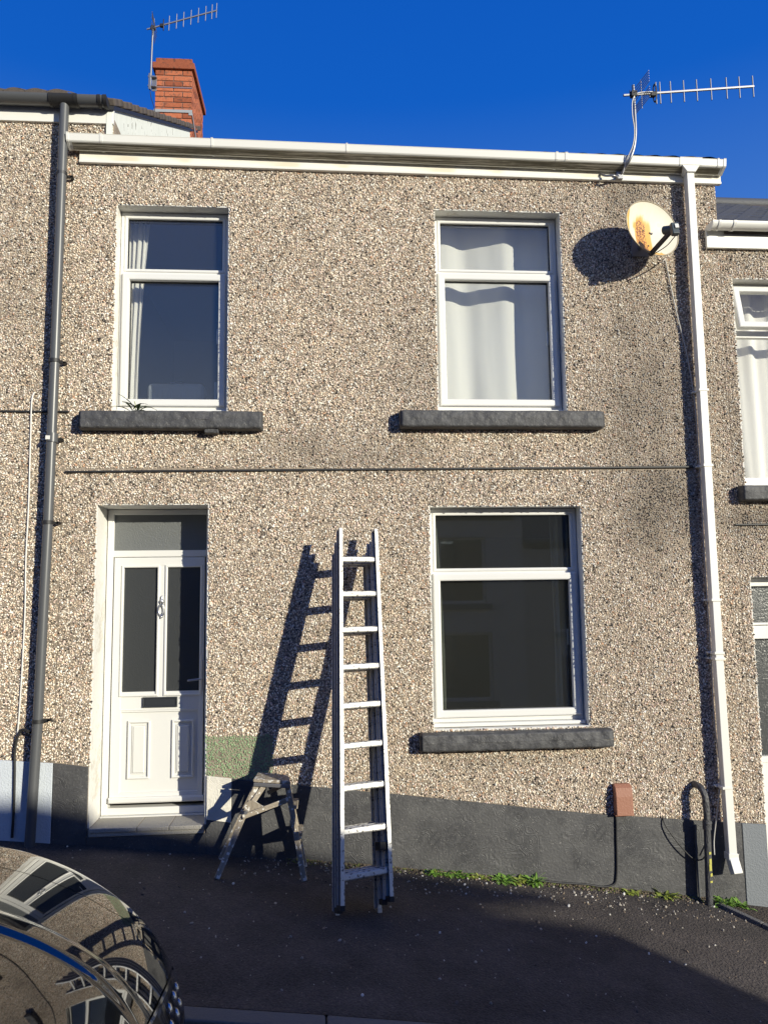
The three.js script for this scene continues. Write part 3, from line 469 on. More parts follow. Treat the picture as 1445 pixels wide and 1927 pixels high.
// ================================================================ aerials and dish
function yagi(name, label, foot, bends, boomA, boomB, elems, half, reflAt, mat, up) {
  const t = thing(name, label, 'aerial', 'television aerials on the roofs');
  mesh('mast', tube([foot, ...bends], .0125, 40, 10), M.galv, t);
  const A = V(...boomA), B = V(...boomB), dir = B.clone().sub(A).normalize();
  mesh('boom', beam(A, B, .016, .016, .002), mat, t);
  const u = V(...up).normalize();
  for (const s of elems) { const p = A.clone().lerp(B, s); mesh('element', cyl(p.clone().addScaledVector(u, -half), p.clone().addScaledVector(u, half), .0058, .0058, 8), mat, t); }
  const side = new THREE.Vector3().crossVectors(dir, u).normalize(), p = A.clone().lerp(B, reflAt[0]);
  for (const k of [-1, 1]) { const c = p.clone().addScaledVector(u, k * .07); const gs = []; for (let i = -2; i <= 2; i++) gs.push(cyl(c.clone().addScaledVector(u, i * .022).addScaledVector(side, -.14).addScaledVector(dir, -.02 * k * i * .3), c.clone().addScaledVector(u, i * .022).addScaledVector(side, .14), .003, .003, 6)); gs.push(cyl(c.clone().addScaledVector(u, -.06), c.clone().addScaledVector(u, .06), .003)); mesh('reflector', gs, mat, t); }
  const q = A.clone().lerp(B, reflAt[1]); const dp = new THREE.TorusGeometry(.05, .006, 8, 24); dp.scale(.45, 1.55, 1); dp.rotateY(Math.PI / 2 + Math.atan2(-dir.z, dir.x)); dp.rotateY(.25); dp.translate(q.x, q.y, q.z);
  mesh('dipole', [dp, uvm(new RoundedBoxGeometry(.05, .045, .04, 2, .01)).translate(q.x - .02, q.y - .012, q.z)], M.black, t);
  const cl = V(...bends.at(-1)); mesh('boom_clamp', [uvm(new RoundedBoxGeometry(.05, .05, .045, 1, .004)).translate(cl.x, A.clone().lerp(B, .07).y, cl.z), cyl(V(cl.x - .03, A.y + .0, cl.z), V(cl.x - .03, A.y + .05, cl.z), .004), cyl(V(cl.x + .03, A.y + .0, cl.z), V(cl.x + .03, A.y + .05, cl.z), .004)], M.black, t);
  return t;
}
{
  const a = yagi('tv_aerial', 'grey roof aerial with curved mast fixed above the white gutter', [2.545, 5.645, .055], [[2.575, 5.70, .15], [2.612, 5.80, .175], [2.632, 5.92, .18], [2.636, 6.1, .18], [2.634, 6.37, .18]], [2.545, 6.275, .18], [3.755, 6.462, .10], [.245, .275, .355, .455, .555, .665, .785, .885, .992], .098, [.135, .235], M.aluDark, [0, 1, .0]);
  mesh('mast_cable', tube([[2.545, 5.63, .09], [2.56, 5.72, .15], [2.60, 5.82, .19], [2.617, 5.95, .2], [2.606, 6.10, .2], [2.615, 6.22, .2], [2.66, 6.29, .19], [2.80, 6.32, .18]], .0045, 50, 6), M.whiteCable, a);
  mesh('wall_bracket', [bx(2.50, 2.56, 5.60, 5.665, .030, .06, .004), tube([[2.53, 5.62, .04], [2.46, 5.60, .10], [2.40, 5.615, .07], [2.37, 5.65, .035]], .009, 24, 8)], M.galv, a);
  const z = -3.44, k = (6.1 - z) / 8.1; // left aerial stands at the chimney
  const P = (x, y) => [x * k, 2.091 + (y + 0 - 2.091) * k, z];
  const b = yagi('tv_aerial', 'small roof aerial on a straight mast strapped to the brick chimney', [-2.215, 8.66, z], [[-2.21, 8.9, z], [-2.205, 9.2, z], [-2.195, 9.56, z]], [-2.275, 9.505, z], [-1.372, 9.835, z - .02], [.315, .42, .52, .625, .73, .835, .925, .99], .105, [.10, .235], M.aluDark, [.03, 1, 0]);
  mesh('mast_bracket', [bx(-2.245, -2.135, 8.70, 8.72, z - .03, z + .02, .003), bx(-2.245, -2.135, 8.83, 8.85, z - .03, z + .02, .003), bx(-2.20, -2.14, 8.66, 8.87, z - .03, z - .022, .002), bx(-2.235, -2.205, 8.66, 8.88, z + .014, z + .022, .002)], M.galv, b);
  mesh('mast_cable', tube([[-2.215, 8.64, z], [-2.20, 8.55, z], [-2.15, 8.38, z + .03], [-2.14, 8.22, z + .05]], .005, 24, 6), M.black, b);
}
{
  const dish = thing('satellite_dish', 'rust streaked cream satellite dish mounted beside the upper right window', 'satellite dish');
  const rust = tex(512, (u, v) => { // u across, v up
    const n = fbm(u * 18, v * 6, 18, 4, 501), f = fbm(u * 70, v * 70, 70, 2, 503), w = fbm(u * 40, v * 4, 40, 3, 507); const base = mix3(L3(.60, .55, .43), L3(.66, .62, .52), n);
    const band = Math.exp(-(((u - .335 + (w - .5) * .12) / .115) ** 2)) * sstep(.86, .40, v) * sstep(-.02, .06, v) * (.45 + 1.0 * n);
    const st2 = Math.exp(-(((u - .50) / .045) ** 2)) * sstep(.78, .50, v) * sstep(-.1, .3, v) * (.2 + .8 * w), edge = Math.exp(-(((u - .05) / .035) ** 2)) * (.3 + .7 * n) + Math.exp(-(((v - .03) / .05) ** 2)) * (.5 * n + .35);
    let t = clamp(band * 1.7 + st2 * 1.2 + edge * 1.0 + .2 * sstep(.62, .8, n)); let c = mix3(base, L3(.62, .33, .07), sstep(.12, .55, t)); const core = band * (f > .47 ? 1.6 : .5); c = mix3(c, L3(.20, .065, .025), sstep(.45, .95, core)); return c;
  }, true, 1);
  const W = .272, H = .232, dep = .055;
  const sheet = off => grid(48, 24, (u, v) => { const a = u * Math.PI * 2, r = v; const ex = Math.cos(a), ey = Math.sin(a); return [ex * r * W, ey * r * H * (1 - .05 * ex), -dep * (1 - r * r) + off]; });
  const plan = g => { const p = g.attributes.position, uv = g.attributes.uv; for (let i = 0; i < p.count; i++) uv.setXY(i, p.getX(i) / (2 * W) + .5, p.getY(i) / (2 * H) + .5); return g; };
  const rim = new THREE.TorusGeometry(1, .018, 8, 64); rim.scale(W, H, .25);
  const inner = new THREE.Group(); // local frame baked into geometry below
  const n = V(.33, .06, .94).normalize(), m4 = new THREE.Matrix4().lookAt(n, V(0, 0, 0), V(0, 1, 0)); m4.premultiply(new THREE.Matrix4().makeRotationAxis(n, -.10)); m4.setPosition(2.690, 5.048, .285);
  const put = g => { g.applyMatrix4(m4); return g; };
  const refl = mesh('reflector', put(plan(sheet(0))), std(0xffffff, { map: rust, roughness: .55, side: THREE.DoubleSide }), dish);
  mesh('back_shell', put(plan(sheet(-.006))), std([.30, .27, .21], { roughness: .7, side: THREE.DoubleSide }), dish);
  mesh('rim', put(rim), std([.36, .30, .20], { roughness: .6 }), dish);
  for (const [x, y] of [[-.055, -.01], [.015, -.012], [-.02, -.15]]) { const s = new THREE.SphereGeometry(.008, 10, 6); s.scale(1, 1, .4); s.translate(x, y, -dep * (1 - (x / W) ** 2 - (y / H) ** 2) + .003); mesh('bolt', put(s), M.black, dish); }
  const l0 = V(2.650, 4.815, .29), l1 = V(2.745, 4.925, .535);
  mesh('feed_arm', [beam(l0, l1, .026, .034, .004, V(0, 1, 0)), tube([l0.clone().add(V(.01, -.01, .02)), V(2.735, 4.835, .42), l1.clone().add(V(.012, -.06, -.01))], .004, 30, 6)], M.black, dish);
  const lnb = mesh('lnb', [beam(V(2.752, 4.865, .545), V(2.745, 4.965, .528), .056, .045, .008), cyl(V(2.742, 4.93, .52), V(2.705, 4.945, .455), .026, .034, 20)], std([.05, .065, .07], { roughness: .4 }), dish);
  mesh('lnb_label', beam(V(2.759, 4.915, .5665), V(2.756, 4.95, .5605), .030, .004, .001), M.gutterW, lnb);
  mesh('wall_mount', [bx(2.62, 2.76, 4.93, 5.08, .006, .016, .002), cyl(V(2.69, 5.0, .012), V(2.69, 5.0, .17), .02), cyl(V(2.69, 4.98, .16), V(2.70, 5.04, .225), .018), beam(V(2.66, 4.82, .285), V(2.69, 4.98, .18), .03, .02)], M.galv, dish);
}
// cables on the wall
solo('coax_cable', tube([[2.78, 4.80, .25], [2.84, 4.84, .10], [2.905, 4.90, .02], [2.925, 4.80, .016], [2.946, 4.663, .016], [2.985, 4.42, .018], [3.045, 4.107, .018], [3.085, 3.787, .02], [3.092, 3.6, .03], [3.096, 3.02, .036], [3.092, 2.5, .036], [3.094, 1.93, .038], [3.100, 1.5, .034], [3.094, 1.085, .034], [3.116, .70, .040], [3.104, .56, .044], [3.06, .33, .05], [3.022, .148, .06], [3.0, .06, .10]], .0052, 160, 6), M.greyCable, 'thin grey coaxial cable running from the satellite dish down beside the white downpipe', 'cable');
solo('earth_cable', tube([[2.640, .335, .012], [2.645, .285, .035], [2.70, .19, .055], [2.77, .10, .06], [2.84, .03, .055], [2.885, .008, .05], [2.93, .03, .07], [2.945, .15, .10]], .0055, 60, 6), M.black, 'short black cable looping from the plinth to the black pole', 'cable');
solo('wall_cable', tube([[2.255, .40, .015], [2.262, .34, .022], [2.258, .20, .022], [2.254, .05, .022], [2.246, -.08, .022], [2.228, -.148, .022], [2.15, -.168, .024], [2.0, -.145, .024], [1.8, -.125, .026], [1.62, -.098, .03], [1.54, -.085, .03]], .008, 80, 8), M.black, 'black cable dropping from the terracotta box and along the wall base', 'cable');
solo('telephone_cable', tube([[-2.255, 3.715, .006], [-2.266, 3.68, .014], [-2.270, 3.33, .012], [-2.266, 2.83, .014], [-2.272, 2.4, .012], [-2.264, 2.01, .014], [-2.277, 1.30, .013], [-2.288, 1.06, .014]], .0065, 90, 6), M.whiteCable, 'thin white cable running down the wall left of the grey downpipe', 'cable');
solo('black_cable', tube([[-2.292, .36, .028], [-2.288, .60, .026], [-2.292, .84, .026], [-2.295, .98, .026], [-2.275, 1.09, .03], [-2.245, 1.135, .035], [-2.20, 1.13, .06], [-2.17, 1.12, .085]], .010, 50, 8), M.black, 'black cable curling over the pale plinth behind the grey downpipe', 'cable');
{
  const p = thing('service_pole', 'black painted iron pipe rising from the pavement and hooking into the wall', 'pipe');
  mesh('pipe', [cyl(V(2.925, -.36, .125), V(2.942, .30, .125), .027, .026, 18), tube([[2.942, .29, .125], [2.944, .42, .125], [2.938, .52, .115], [2.925, .565, .075], [2.915, .572, .02], [2.912, .57, -.01]], .026, 40, 14)], M.blackPaint, p);
  const cg = new THREE.SphereGeometry(.036, 16, 10); cg.scale(1, .8, 1); cg.translate(2.944, .31, .125); mesh('coupling', [cg, cyl(V(2.941, .26, .125), V(2.943, .33, .125), .033, .033, 16)], M.blackPaint, p);
  for (const [y, h, a] of [[.03, .035, .1], [-.015, .05, .0], [-.07, .022, .2], [.09, .018, .1], [-.12, .014, .05]]) { const g = new THREE.CylinderGeometry(.0285, .0285, h, 12, 3, true, a - .2, .75); const q = g.attributes.position; for (let i = 0; i < q.count; i++) q.setY(i, q.getY(i) * (1 + .5 * (hash(i, 3, 9) - .5))); g.translate(2.934, y, .125); mesh('paint_patch', g, std([.42, .40, .08], { roughness: .6 }), p); }
  const c = mesh('conduit', tube([[2.895, .27, .03], [2.893, .0, .03], [2.897, -.34, .035]], .010, 20, 8), M.pipeG, p);
}
{
  const v = thing('meter_box', 'terracotta coloured curved box fixed at the top of the grey plinth', 'cover');
  const s = poly([[0, .372], [0, .598], [.035, .598], [.062, .575], [.074, .51], [.078, .372]]); const g = ext(s, 0, .135, .006, 2); g.rotateY(-Math.PI / 2); g.translate(2.385, 0, .0); g.applyMatrix4(new THREE.Matrix4().makeRotationY(0));
  mesh('cover', g, M.terra, v); mesh('base_plate', bx(2.242, 2.392, .364, .375, .004, .07, .003), M.terra, v);
}

// ================================================================ ladder
{
  const lad = thing('extension_ladder', 'tall aluminium extension ladder leaning against the pebbledash beside the ground floor window', 'ladder');
  const yawL = 20 * D2R, t = V(Math.cos(yawL), 0, -Math.sin(yawL)), nrm = V(Math.sin(yawL), 0, Math.cos(yawL));
  const lean = Math.atan2(.735, 2.5), ax = V(0, 1, 0).multiplyScalar(Math.cos(lean)).addScaledVector(V(0, 0, 1), -Math.sin(lean)).normalize();
  const face = new THREE.Vector3().crossVectors(t, ax).normalize(); // outward
  const F = V(.255, .135, .955); // centre of the front section's foot
  const at = (s, h, d) => F.clone().addScaledVector(t, s).addScaledVector(ax, h).addScaledVector(face, d);
  const secs = [[0, 0, 2.555, .170, .145, 'front'], [-.082, -.02, 2.49, .156, .134, 'middle'], [-.155, -.075, 2.42, .148, .128, 'back']];
  secs.forEach(([d, h0, h1, wb, wt], si) => {
    for (const s of [-1, 1]) {
      const p = at(s * wb, h0, d), q = at(s * wt, h1, d), dir = q.clone().sub(p).normalize();
      // channel-shaped rail: web, two flanges and ribs
      const o = (a, b) => V(0, 0, 0).addScaledVector(t, a).addScaledVector(face, b), gs = [beam(p.clone().add(o(s * .008, 0)), q.clone().add(o(s * .008, 0)), .004, .064, .001, face)];
      for (const e of [-1, 1]) gs.push(beam(p.clone().add(o(0, e * .030)), q.clone().add(o(0, e * .030)), .028, .007, .002, face));
      for (const e of [-.012, .012]) gs.push(beam(p.clone().add(o(s * .012, e)), q.clone().add(o(s * .012, e)), .006, .006, .002, face));
      const rail = mesh('rail', gs.slice(1, 3), M.alu, lad); mesh('rail_web', [gs[0], ...gs.slice(3)], M.aluWebShade, rail);
      mesh('end_cap', beam(p.clone().addScaledVector(ax, -.012), p.clone().addScaledVector(ax, .022), .034, .070, .004, face), si === 2 ? M.galv : M.rubber, rail);
      if (si === 0) { mesh('end_cap', beam(q.clone().addScaledVector(ax, -.004), q.clone().addScaledVector(ax, .01), .030, .066, .003, face), M.alu, rail); }
    }
    const n = 9, r0 = .175 + si * .006;
    for (let k = 0; k < n; k++) { const h = r0 + k * .2685; if (h > h1 - .05) break; const f = (h - h0) / (h1 - h0), w = lerp(wb, wt, f) + .002; const p = at(-w, h, d), q = at(w, h, d), c = beam(p, q, .044, .032, .012, face); mesh('rung', c, M.alu, lad); }
  });
  mesh('guide_bracket', beam(at(.13, .30, -.03), at(.13, .35, -.03), .05, .09, .004, face), M.rubber, lad);
}
// ================================================================ step stool
{
  const st = thing('step_stool', 'paint splashed wooden step stool standing between the door and the ladder', 'stool');
  const up = V(0, 0, 1), TL = V(-.495, .775, .30), TR = V(-.262, .757, .30);
  const topg = ext(poly([[-.515, -.31], [-.248, -.335], [-.27, -.145], [-.50, -.085]]), 0, .024, .004); topg.rotateX(-Math.PI / 2); topg.applyMatrix4(new THREE.Matrix4().makeShear(-.07, 0, 0, 0, 0, 0)); topg.translate(0, .728, 0);
  mesh('top_board', topg, M.wood, st);
  mesh('top_edge', beam(V(-.512, .752, .322), V(-.250, .733, .340), .024, .014, .003), M.galv, st);
  const leg = (a, b, w, d) => mesh('leg', beam(a, b, w, d, .004), M.wood, st);
  leg(V(-.488, .75, .29), V(-.748, yg(-.748, .475) + .002, .475), .038, .030);
  leg(V(-.272, .74, .30), V(-.148, yg(-.148, .39) + .002, .39), .040, .030);
  leg(V(-.492, .75, .12), V(-.775, yg(-.775, .10) + .002, .10), .030, .026);
  leg(V(-.280, .74, .16), V(-.150, yg(-.150, .12) + .002, .12), .034, .026);
  mesh('brace', beam(V(-.585, .545, .385), V(-.262, .645, .345), .034, .016, .003), M.wood, st);
  mesh('brace', beam(V(-.44, .735, .30), V(-.525, .62, .355), .036, .016, .003), M.wood, st);
  mesh('gusset', ext(poly([[-.575, .548], [-.572, .628], [-.54, .652], [-.50, .645], [-.43, .600]]), .352, .366, .002), M.wood, st);
  mesh('brace', beam(V(-.285, .735, .25), V(-.42, .66, .20), .030, .014, .003), M.wood, st);
  for (const [y, x] of [[.585, -.222], [.395, -.190]]) mesh('tread', bx(x - .035, x + .025, y - .012, y + .012, .12, .335, .003).rotateZ(0), M.wood, st);
  mesh('brace', beam(V(-.245, .50, .34), V(-.18, .30, .36), .020, .03, .003), M.wood, st);
  mesh('hinge', cyl(V(-.560, .575, .37), V(-.560, .575, .395), .012), M.galv, st);
}
// ================================================================ parked car (dark, glossy), nose downhill to the right
{
  const car = thing('parked_car', 'glossy black car parked at the kerb with its bonnet in the near corner', 'car');
  const cx = -.40, cz = 3.14; car.position.set(cx, yr(cx), cz); car.rotation.z = -.1145;
  const paint = phy([.006, .007, .009], { roughness: .035, ior: 2.1, clearcoat: 1, clearcoatRoughness: .0 });
  const trim = std([.012, .012, .013], { roughness: .45 }), chrome = std([.75, .75, .76], { metalness: 1, roughness: .08 });
  const prof = new THREE.CatmullRomCurve3([[-1.70, .893, 0], [-1.40, .884, 0], [-1.166, .866, 0], [-.988, .840, 0], [-.803, .783, 0], [-.676, .720, 0], [-.575, .655, 0], [-.494, .585, 0], [-.415, .50, 0], [-.357, .41, 0], [-.325, .32, 0], [-.33, .20, 0]].map(p => V(...p)), false, 'centripetal');
  const lut = prof.getSpacedPoints(400), HW = .87;
  const P = l => { const f = clamp(l) * 400, i = Math.min(399, Math.floor(f)); return lut[i].clone().lerp(lut[i + 1], f - i); };
  const cross = w => { const a = Math.abs(w); return .055 * (1 - a * a) + .014 * sstep(.095, .035, a); };
  const roll = a => { const k = clamp((a - .86) / .14); return .10 * (1 - Math.sqrt(Math.max(0, 1 - k * k))); };
  function S(l, w, off = 0) { // skin point
    const p = P(l), a = Math.abs(w), g = sstep(-1.5, -.35, p.x), shift = .145 * (1 - Math.pow(a, 2.4)) * g;
    return [p.x + shift - .10 * sstep(.8, 1, a) * g - off, p.y + cross(w) * (1 - sstep(.62, .95, l)) - roll(a) - off, w * HW * (1 - .02 * g)];
  }
  const skin = (nl, nw, fn, off = 0) => grid(nl, nw, (u, v) => { const [l, w] = fn(u, v); return S(l, w, off); }, true);
  const WB = l => .54 + .22 * sstep(.58, .86, l), LB = w => .785 + .085 * w * w; // shut lines
  mesh('bonnet', skin(150, 190, (u, v) => { const t = lerp(-1, 1, v), l = lerp(.03, LB(t * .74), u); return [l, t * WB(l)]; }), paint, car);
  for (const k of [-1, 1]) mesh('front_wing', skin(120, 60, (u, v) => { const l = lerp(.03, .865, u); return [l, k * lerp(WB(l) + .007, 1, k > 0 ? v : 1 - v)]; }), paint, car);
  mesh('inner_body', skin(60, 60, (u, v) => [u * .99, lerp(-.985, .985, v)], .024), trim, car);
  mesh('front_bumper', skin(30, 90, (u, v) => { const w = lerp(-1, 1, v); return [lerp(LB(w) + .105, 1, u), w]; }), paint, car);
  mesh('grille', skin(14, 30, (u, v) => { const w = lerp(-.14, .14, v); return [lerp(LB(w) + .010, LB(w) + .10, u), w]; }, .006), trim, car);
  mesh('bonnet_trim', skin(3, 90, (u, v) => { const w = lerp(-.74, .74, v); return [LB(w) + .002 + .007 * u, w]; }, -.005), chrome, car);
  for (const k of [-1, 1]) {
    const h = mesh('headlight', skin(20, 40, (u, v) => { const w = k * lerp(.15, .98, k > 0 ? v : 1 - v); return [lerp(Math.max(LB(w), .0) + .012, LB(w) + .10, u), w]; }), phy([.9, .92, .95], { transmission: 1, thickness: 0, roughness: 0, ior: 1.5 }), car);
    mesh('lamp_housing', skin(10, 30, (u, v) => { const w = k * lerp(.145, .98, k > 0 ? v : 1 - v); return [lerp(LB(w) + .010, LB(w) + .102, u), w]; }, .018), trim, h);
    for (const [l, w] of [[.866, .67], [.886, .60], [.850, .52], [.872, .45], [.838, .36], [.858, .29]]) { const c = V(...S(l, k * w, .010)), g = new THREE.SphereGeometry(1, 18, 12); g.scale(.014, .032, .017); g.rotateZ(.30); g.translate(c.x, c.y, c.z); mesh('led_unit', g, chrome, h); }
  }
  // sides, cabin and rear (mostly outside the picture)
  for (const s of [-1, 1]) {
    const low = x => { let y = .24; for (const xw of [-1.05, -3.52]) { const d = Math.abs(x - xw); if (d < .375) y = Math.max(y, .31 + Math.sqrt(.375 * .375 - d * d)); } return y; };
    mesh('side_panel', grid(120, 14, (u, v) => { const x = lerp(-.46, -4.25, u); const yt = x > -1.68 ? (() => { let lo = 0, hi = 1; for (let i = 0; i < 20; i++) { const m = (lo + hi) / 2; S(m, s)[0] < x ? lo = m : hi = m; } return S(lo, s)[1] + .001; })() : .79 - .05 * sstep(-3.6, -4.25, x) * 2; const yl = Math.min(low(x), yt - .01); const y = lerp(yt, yl, v); return [x, y, s * (HW * .98 + .012 * Math.sin(v * 3.1) - .08 * sstep(-3.9, -4.25, x))]; }, s > 0), paint, car);
    for (const xw of [-1.05, -3.52]) { const wh = mesh('wheel', new THREE.TorusGeometry(.245, .078, 14, 40).scale(1, 1, 1.25).translate(xw, .315, s * .79), M.rubber, car); mesh('rim', [cyl(V(xw, .315, s * .76), V(xw, .315, s * .85), .19, .19, 28), ...Array.from({ length: 5 }, (_, k) => { const a = k * 1.2566; return beam(V(xw, .315, s * .86), V(xw + .17 * Math.cos(a), .315 + .17 * Math.sin(a), s * .855), .04, .02, .004); })], chrome, wh); }
    mesh('side_window', grid(30, 6, (u, v) => { const x = lerp(-1.75, -3.95, u), yt = .90 + .52 * sstep(-1.70, -2.45, x) * (1 - .75 * sstep(-3.4, -4.0, x)); return [x, lerp(.80, yt, v), s * (.83 - .17 * (lerp(.80, yt, v) - .8) / .62)]; }, s > 0), phy([.03, .035, .04], { roughness: .02, clearcoat: 1 }), car);
  }
  const roofP = [[-1.66, .93], [-1.95, 1.20], [-2.40, 1.44], [-2.8, 1.485], [-3.3, 1.46], [-3.75, 1.33], [-4.1, 1.05], [-4.25, .86]];
  const rc = new THREE.CatmullRomCurve3(roofP.map(p => V(p[0], p[1], 0)));
  const cab = (a, b) => grid(20, 20, (u, v) => { const p = rc.getPoint(lerp(a, b, u)), w = lerp(-1, 1, v), k = clamp((p.y - .9) / .55); return [p.x, p.y - .05 * w * w * k, w * (.83 - .18 * k)]; }, false);
  mesh('windscreen', cab(.0, .30), phy([.03, .035, .04], { roughness: .02, clearcoat: 1 }), car);
  mesh('roof_panel', cab(.302, .62), paint, car);
  mesh('tailgate', [cab(.622, 1), grid(8, 20, (u, v) => [-4.25 - .06 * Math.sin(u * 3.1), lerp(.86, .28, u), lerp(-.8, .8, v)], true)], paint, car);
  mesh('floor_pan', bx(-4.2, -.5, .20, .28, -.78, .78, .02), trim, car);
}

// ================================================================ weeds, debris, edging
{
  const leafM = phy([.20, .36, .05], { roughness: .6, transmission: .25, thickness: 0, side: THREE.DoubleSide }), leafM2 = phy([.30, .36, .06], { roughness: .6, transmission: .25, thickness: 0, side: THREE.DoubleSide });
  function leaf(p, az, len, wid, tilt, curl) { const n = 5, d = V(Math.cos(az), 0, Math.sin(az)), s = V(-Math.sin(az), 0, Math.cos(az)); return grid(2, n, (u, v) => { const w = wid * Math.sin(Math.PI * clamp(.08 + .92 * v)) * (u - .5) * 2, e = tilt - curl * v, q = p.clone().addScaledVector(d, len * v * Math.cos(e)).addScaledVector(s, w); q.y += len * v * Math.sin(e) + Math.abs(u - .5) * wid * .5; return [q.x, q.y, q.z]; }); }
  function weed(x, z, r, n, h, label, mat = leafM, y) { const t = thing('weed', label, 'weed', 'weeds along the foot of the wall'); const gs = []; for (let k = 0; k < n; k++) { const px = x + rr(-r, r), pz = z + rr(-.025, .035), a = rr(0, 6.28); gs.push(leaf(V(px, (y ?? yg(px, pz)) + .002, pz), a, rr(.75, 1.5) * h, rr(.008, .015), rr(.3, 1.2), rr(.3, 1.1))); } mesh('leaves', gs, mat, t); mesh('stem', tube([[x, (y ?? yg(x, z)) - .01, z], [x + .004, (y ?? yg(x, z)) + h * .3, z], [x - .004, (y ?? yg(x, z)) + h * .55, z + .004]], .003, 10, 6), leafM2, t); return t; }
  weed(.83, .035, .05, 46, .06, 'leftmost low green weed at the wall base right of the ladder');
  weed(.98, .04, .09, 70, .05, 'long strip of bright green weed along the wall foot');
  weed(1.17, .05, .05, 30, .045, 'small yellowish weed at the end of the green strip', leafM2);
  weed(1.34, .06, .05, 60, .07, 'bushy green weed where the black cable meets the ground');
  weed(1.46, .06, .045, 46, .06, 'yellow green weed below the middle of the ground floor sill', leafM2);
  weed(1.585, .055, .03, 48, .085, 'upright bright green weed below the ground floor sill');
  weed(2.35, .05, .06, 40, .04, 'thin weed at the foot of the black wall cable', leafM2);
  weed(2.62, .05, .07, 50, .06, 'straggly weed at the wall foot left of the black pole', leafM2);
  weed(3.06, .09, .07, 80, .085, 'lush green weed growing between the black pole and the white downpipe');
  weed(3.19, .11, .05, 46, .07, 'green weed beside the edging below the white downpipe shoe');
  weed(-1.47, .055, .045, 14, .14, 'small plant sprouting from the left end of the upper left sill', phy([.07, .12, .04], { roughness: .6, transmission: .2, thickness: 0, side: THREE.DoubleSide }), 3.555);
  // grit and flakes
  const n = 1500, im = new THREE.InstancedMesh(new THREE.IcosahedronGeometry(1, 0), std(0xffffff, { roughness: .85 }), n), m4 = new THREE.Matrix4(), q = new THREE.Quaternion(), c = new THREE.Color();
  for (let k = 0; k < n; k++) {
    const near = rnd() < .72, x = near ? rr(-.6, 3.2) : rr(-2, 3.4), z = near ? .02 + Math.pow(rnd(), 1.8) * .42 : rr(.05, 1.9), r = Math.pow(rnd(), 2.2) * .0085 + .0022;
    q.setFromEuler(new THREE.Euler(rr(0, 6), rr(0, 6), rr(0, 6))); m4.compose(V(x, yg(x, z) + r * .25, z), q, V(r * rr(.8, 1.8), r * rr(.5, .8), r)); im.setMatrixAt(k, m4);
    const t = rnd(); t < .35 ? c.setRGB(.36, .33, .28) : t < .72 ? c.setRGB(.22, .17, .12) : t < .82 ? c.setRGB(.62, .60, .55) : c.setRGB(.08, .07, .06); im.setColorAt(k, c);
  }
  im.name = 'grit'; im.userData = { kind: 'stuff', label: 'loose grit and paint flakes scattered over the pavement', category: 'grit' }; shade(im); scene.add(im);
  // moss and soil fillet in the joint between wall and pavement
  const n2 = 2600, mo = new THREE.InstancedMesh(new THREE.IcosahedronGeometry(1, 0), std(0xffffff, { roughness: 1 }), n2);
  for (let k = 0; k < n2; k++) { const x = rr(-.3, 3.2), z = .012 + Math.pow(rnd(), 2.5) * .07, r = rr(.004, .011) * (.5 + fb(x * 5, 2, 3, 88)); q.setFromEuler(new THREE.Euler(rr(0, 6), rr(0, 6), rr(0, 6))); m4.compose(V(x, yg(x, z) + r * .2 + Math.max(0, .018 - z * .4), z), q, V(r, r * .7, r)); mo.setMatrixAt(k, m4); const t = rnd(); t < .25 ? c.setRGB(.13, .15, .04) : t < .6 ? c.setRGB(.16, .125, .085) : c.setRGB(.07, .055, .04); mo.setColorAt(k, c); }
  mo.name = 'moss_and_soil'; mo.userData = { kind: 'stuff', label: 'moss and soil gathered in the joint at the wall base', category: 'moss' }; shade(mo); scene.add(mo);
  // edging and soil at the right neighbour
  const e0 = V(2.975, 0, .07), e1 = V(3.36, 0, .80), ed = thing('edging_strip', 'pale concrete edging strip running out from the wall at the right', 'edging');
  for (let k = 0; k < 2; k++) { const a = e0.clone().lerp(e1, k * .5 + .004), b = e0.clone().lerp(e1, k * .5 + .496); a.y = yg(a.x, a.z) + .0; b.y = yg(b.x, b.z); mesh('edging_block', beam(a, b, .042, .06, .006, V(0, 1, 0)), M.kerb, ed); }
  const soil = grid(14, 14, (u, v) => { const a = e0.clone().lerp(e1, v), x = lerp(a.x + .02, 5.2, u), z = lerp(.02, a.z, lerp(1, 1, u)); return [x, yg(x, z) + .010 + .012 * fb(x * 12, z * 12, 3, 99), z]; }, true); struct('soil_bed', uvm(soil), M.soil);
}

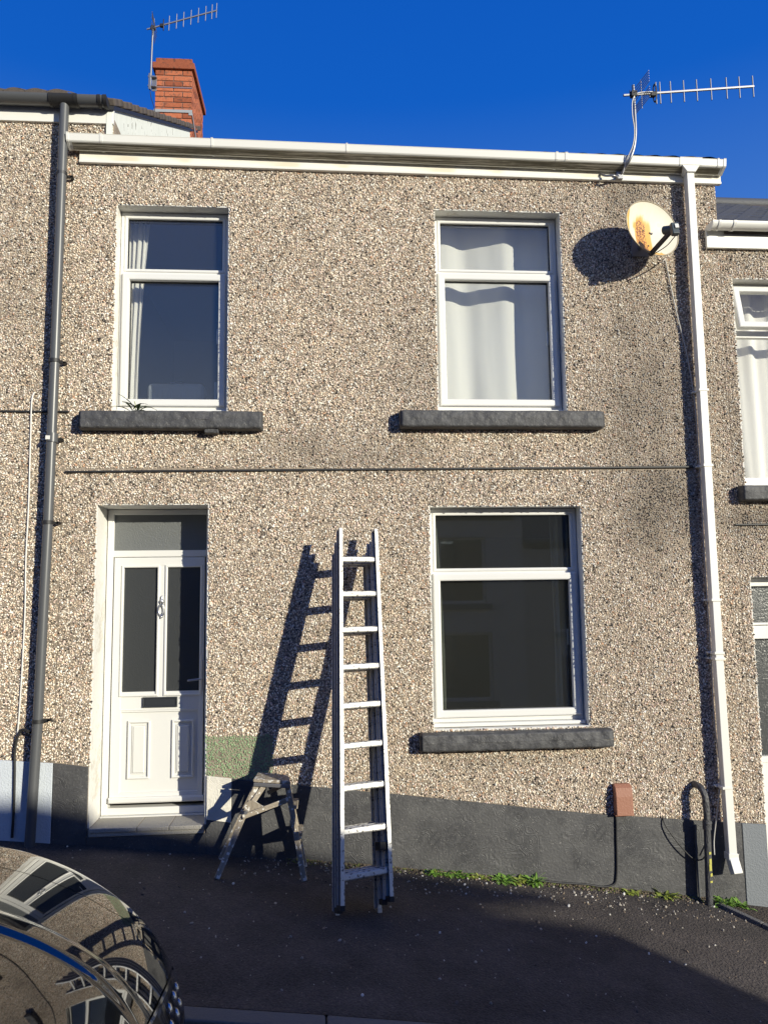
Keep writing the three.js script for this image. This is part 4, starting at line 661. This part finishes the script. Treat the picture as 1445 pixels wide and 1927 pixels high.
// ================================================================ terrace across the street (shades the pavement, mirrored in the panes)
{
  const wallM = [std([.58, .54, .46], { roughness: .95, bumpMap: T.mortarB, bumpScale: .004 }), std([.66, .63, .57], { roughness: .95 }), std([.28, .20, .16], { roughness: .95 }), std([.36, .35, .33], { roughness: .95 })];
  const words4 = ['tan rendered terraced house at the downhill end across the street', 'pale rendered terraced house across the street facing the ladder', 'brown terraced house across the street facing the parked car', 'grey rendered terraced house at the uphill end across the street'];
  for (let k = 0; k < 4; k++) {
    const x1 = 9.70 - k * 5.5, x0 = x1 - 5.495, up = k * .62, yE = 3.21 + up, z0 = 9.66, z1 = 17.4, yb = yr(x1) - .4;
    const h = thing('terraced_house', words4[k], 'house');
    const wy = yE - .18, cut = [[x0 + .7, x0 + 1.7, wy - 1.75, wy - .35], [x1 - 1.8, x1 - .8, wy - 1.75, wy - .35], [x1 - 1.9, x1 - .7, wy - 3.75, wy - 2.35], [x0 + .75, x0 + 1.65, wy - 4.3, wy - 2.25]];
    mesh('wall', [ext(poly(rect(x0, x1, yb, wy), cut.map(c => rect(...c))), 0, .25).translate(0, 0, z0), bx(x0, x0 + .2, yb, wy, z0 + .252, z1, 0), bx(x1 - .2, x1, yb, wy, z0 + .252, z1, 0), bx(x0 + .202, x1 - .202, yb, wy, z1 - .25, z1, 0), bx(x0 + .203, x1 - .203, wy - 2.2, wy - 2.0, z0 + .253, z1 - .253, 0), ...[[x0, .2], [x1 - .2, .2]].map(([x, w]) => ext(poly([[z0, wy + .002], [z1, wy + .002], [(z0 + z1) / 2, wy + .563 * (z1 - z0) / 2 - .05]]), 0, w).rotateY(-Math.PI / 2).translate(x + w, 0, 0))], wallM[k], h);
    const dz = (z1 - z0) / 2 + .16, zr = 9.5 + dz, yR = yE + .563 * dz;
    mesh('roof', ext(poly([[9.5, yE], [zr, yR], [zr + dz, yE], [zr + dz, yE - .07], [zr, yR - .07], [9.5, yE - .07]]), 0, k ? 5.49 : 5.54).rotateY(-Math.PI / 2).translate(k ? x1 - .002 : x1 + .05, 0, 0), M.slate, h);
    cut.forEach((c, i) => { if (i < 3) { const w = mesh('window', ring(c[0], c[1], c[2], c[3], .06, z0 + .09, z0 + .15, .006), M.upvc, h); mesh('pane', bx(c[0] + .06, c[1] - .06, c[2] + .06, c[3] - .06, z0 + .115, z0 + .121, 0), M.glassDirty, w); mesh('sill', bx(c[0] - .1, c[1] + .1, c[2] - .12, c[2] - .003, z0 - .07, z0 + .1, .01), M.kerb, w); } else { const d = mesh('door', bx(c[0] + .003, c[1] - .003, c[2], c[3] - .003, z0 + .12, z0 + .17, .01), std([.10, .04, .03], { roughness: .5 }), h); mesh('handle', cyl(V(c[0] + .1, c[2] + 1, z0 + .12), V(c[0] + .1, c[2] + 1, z0 + .06), .02), M.steel, d); } });
    mesh('chimney', bx(x0 + .05, x0 + .55, yR - .5, yR + .9, zr - .4, zr + .4, .02), M.brick3, h);
  }
}
renderer.render(scene, camera);
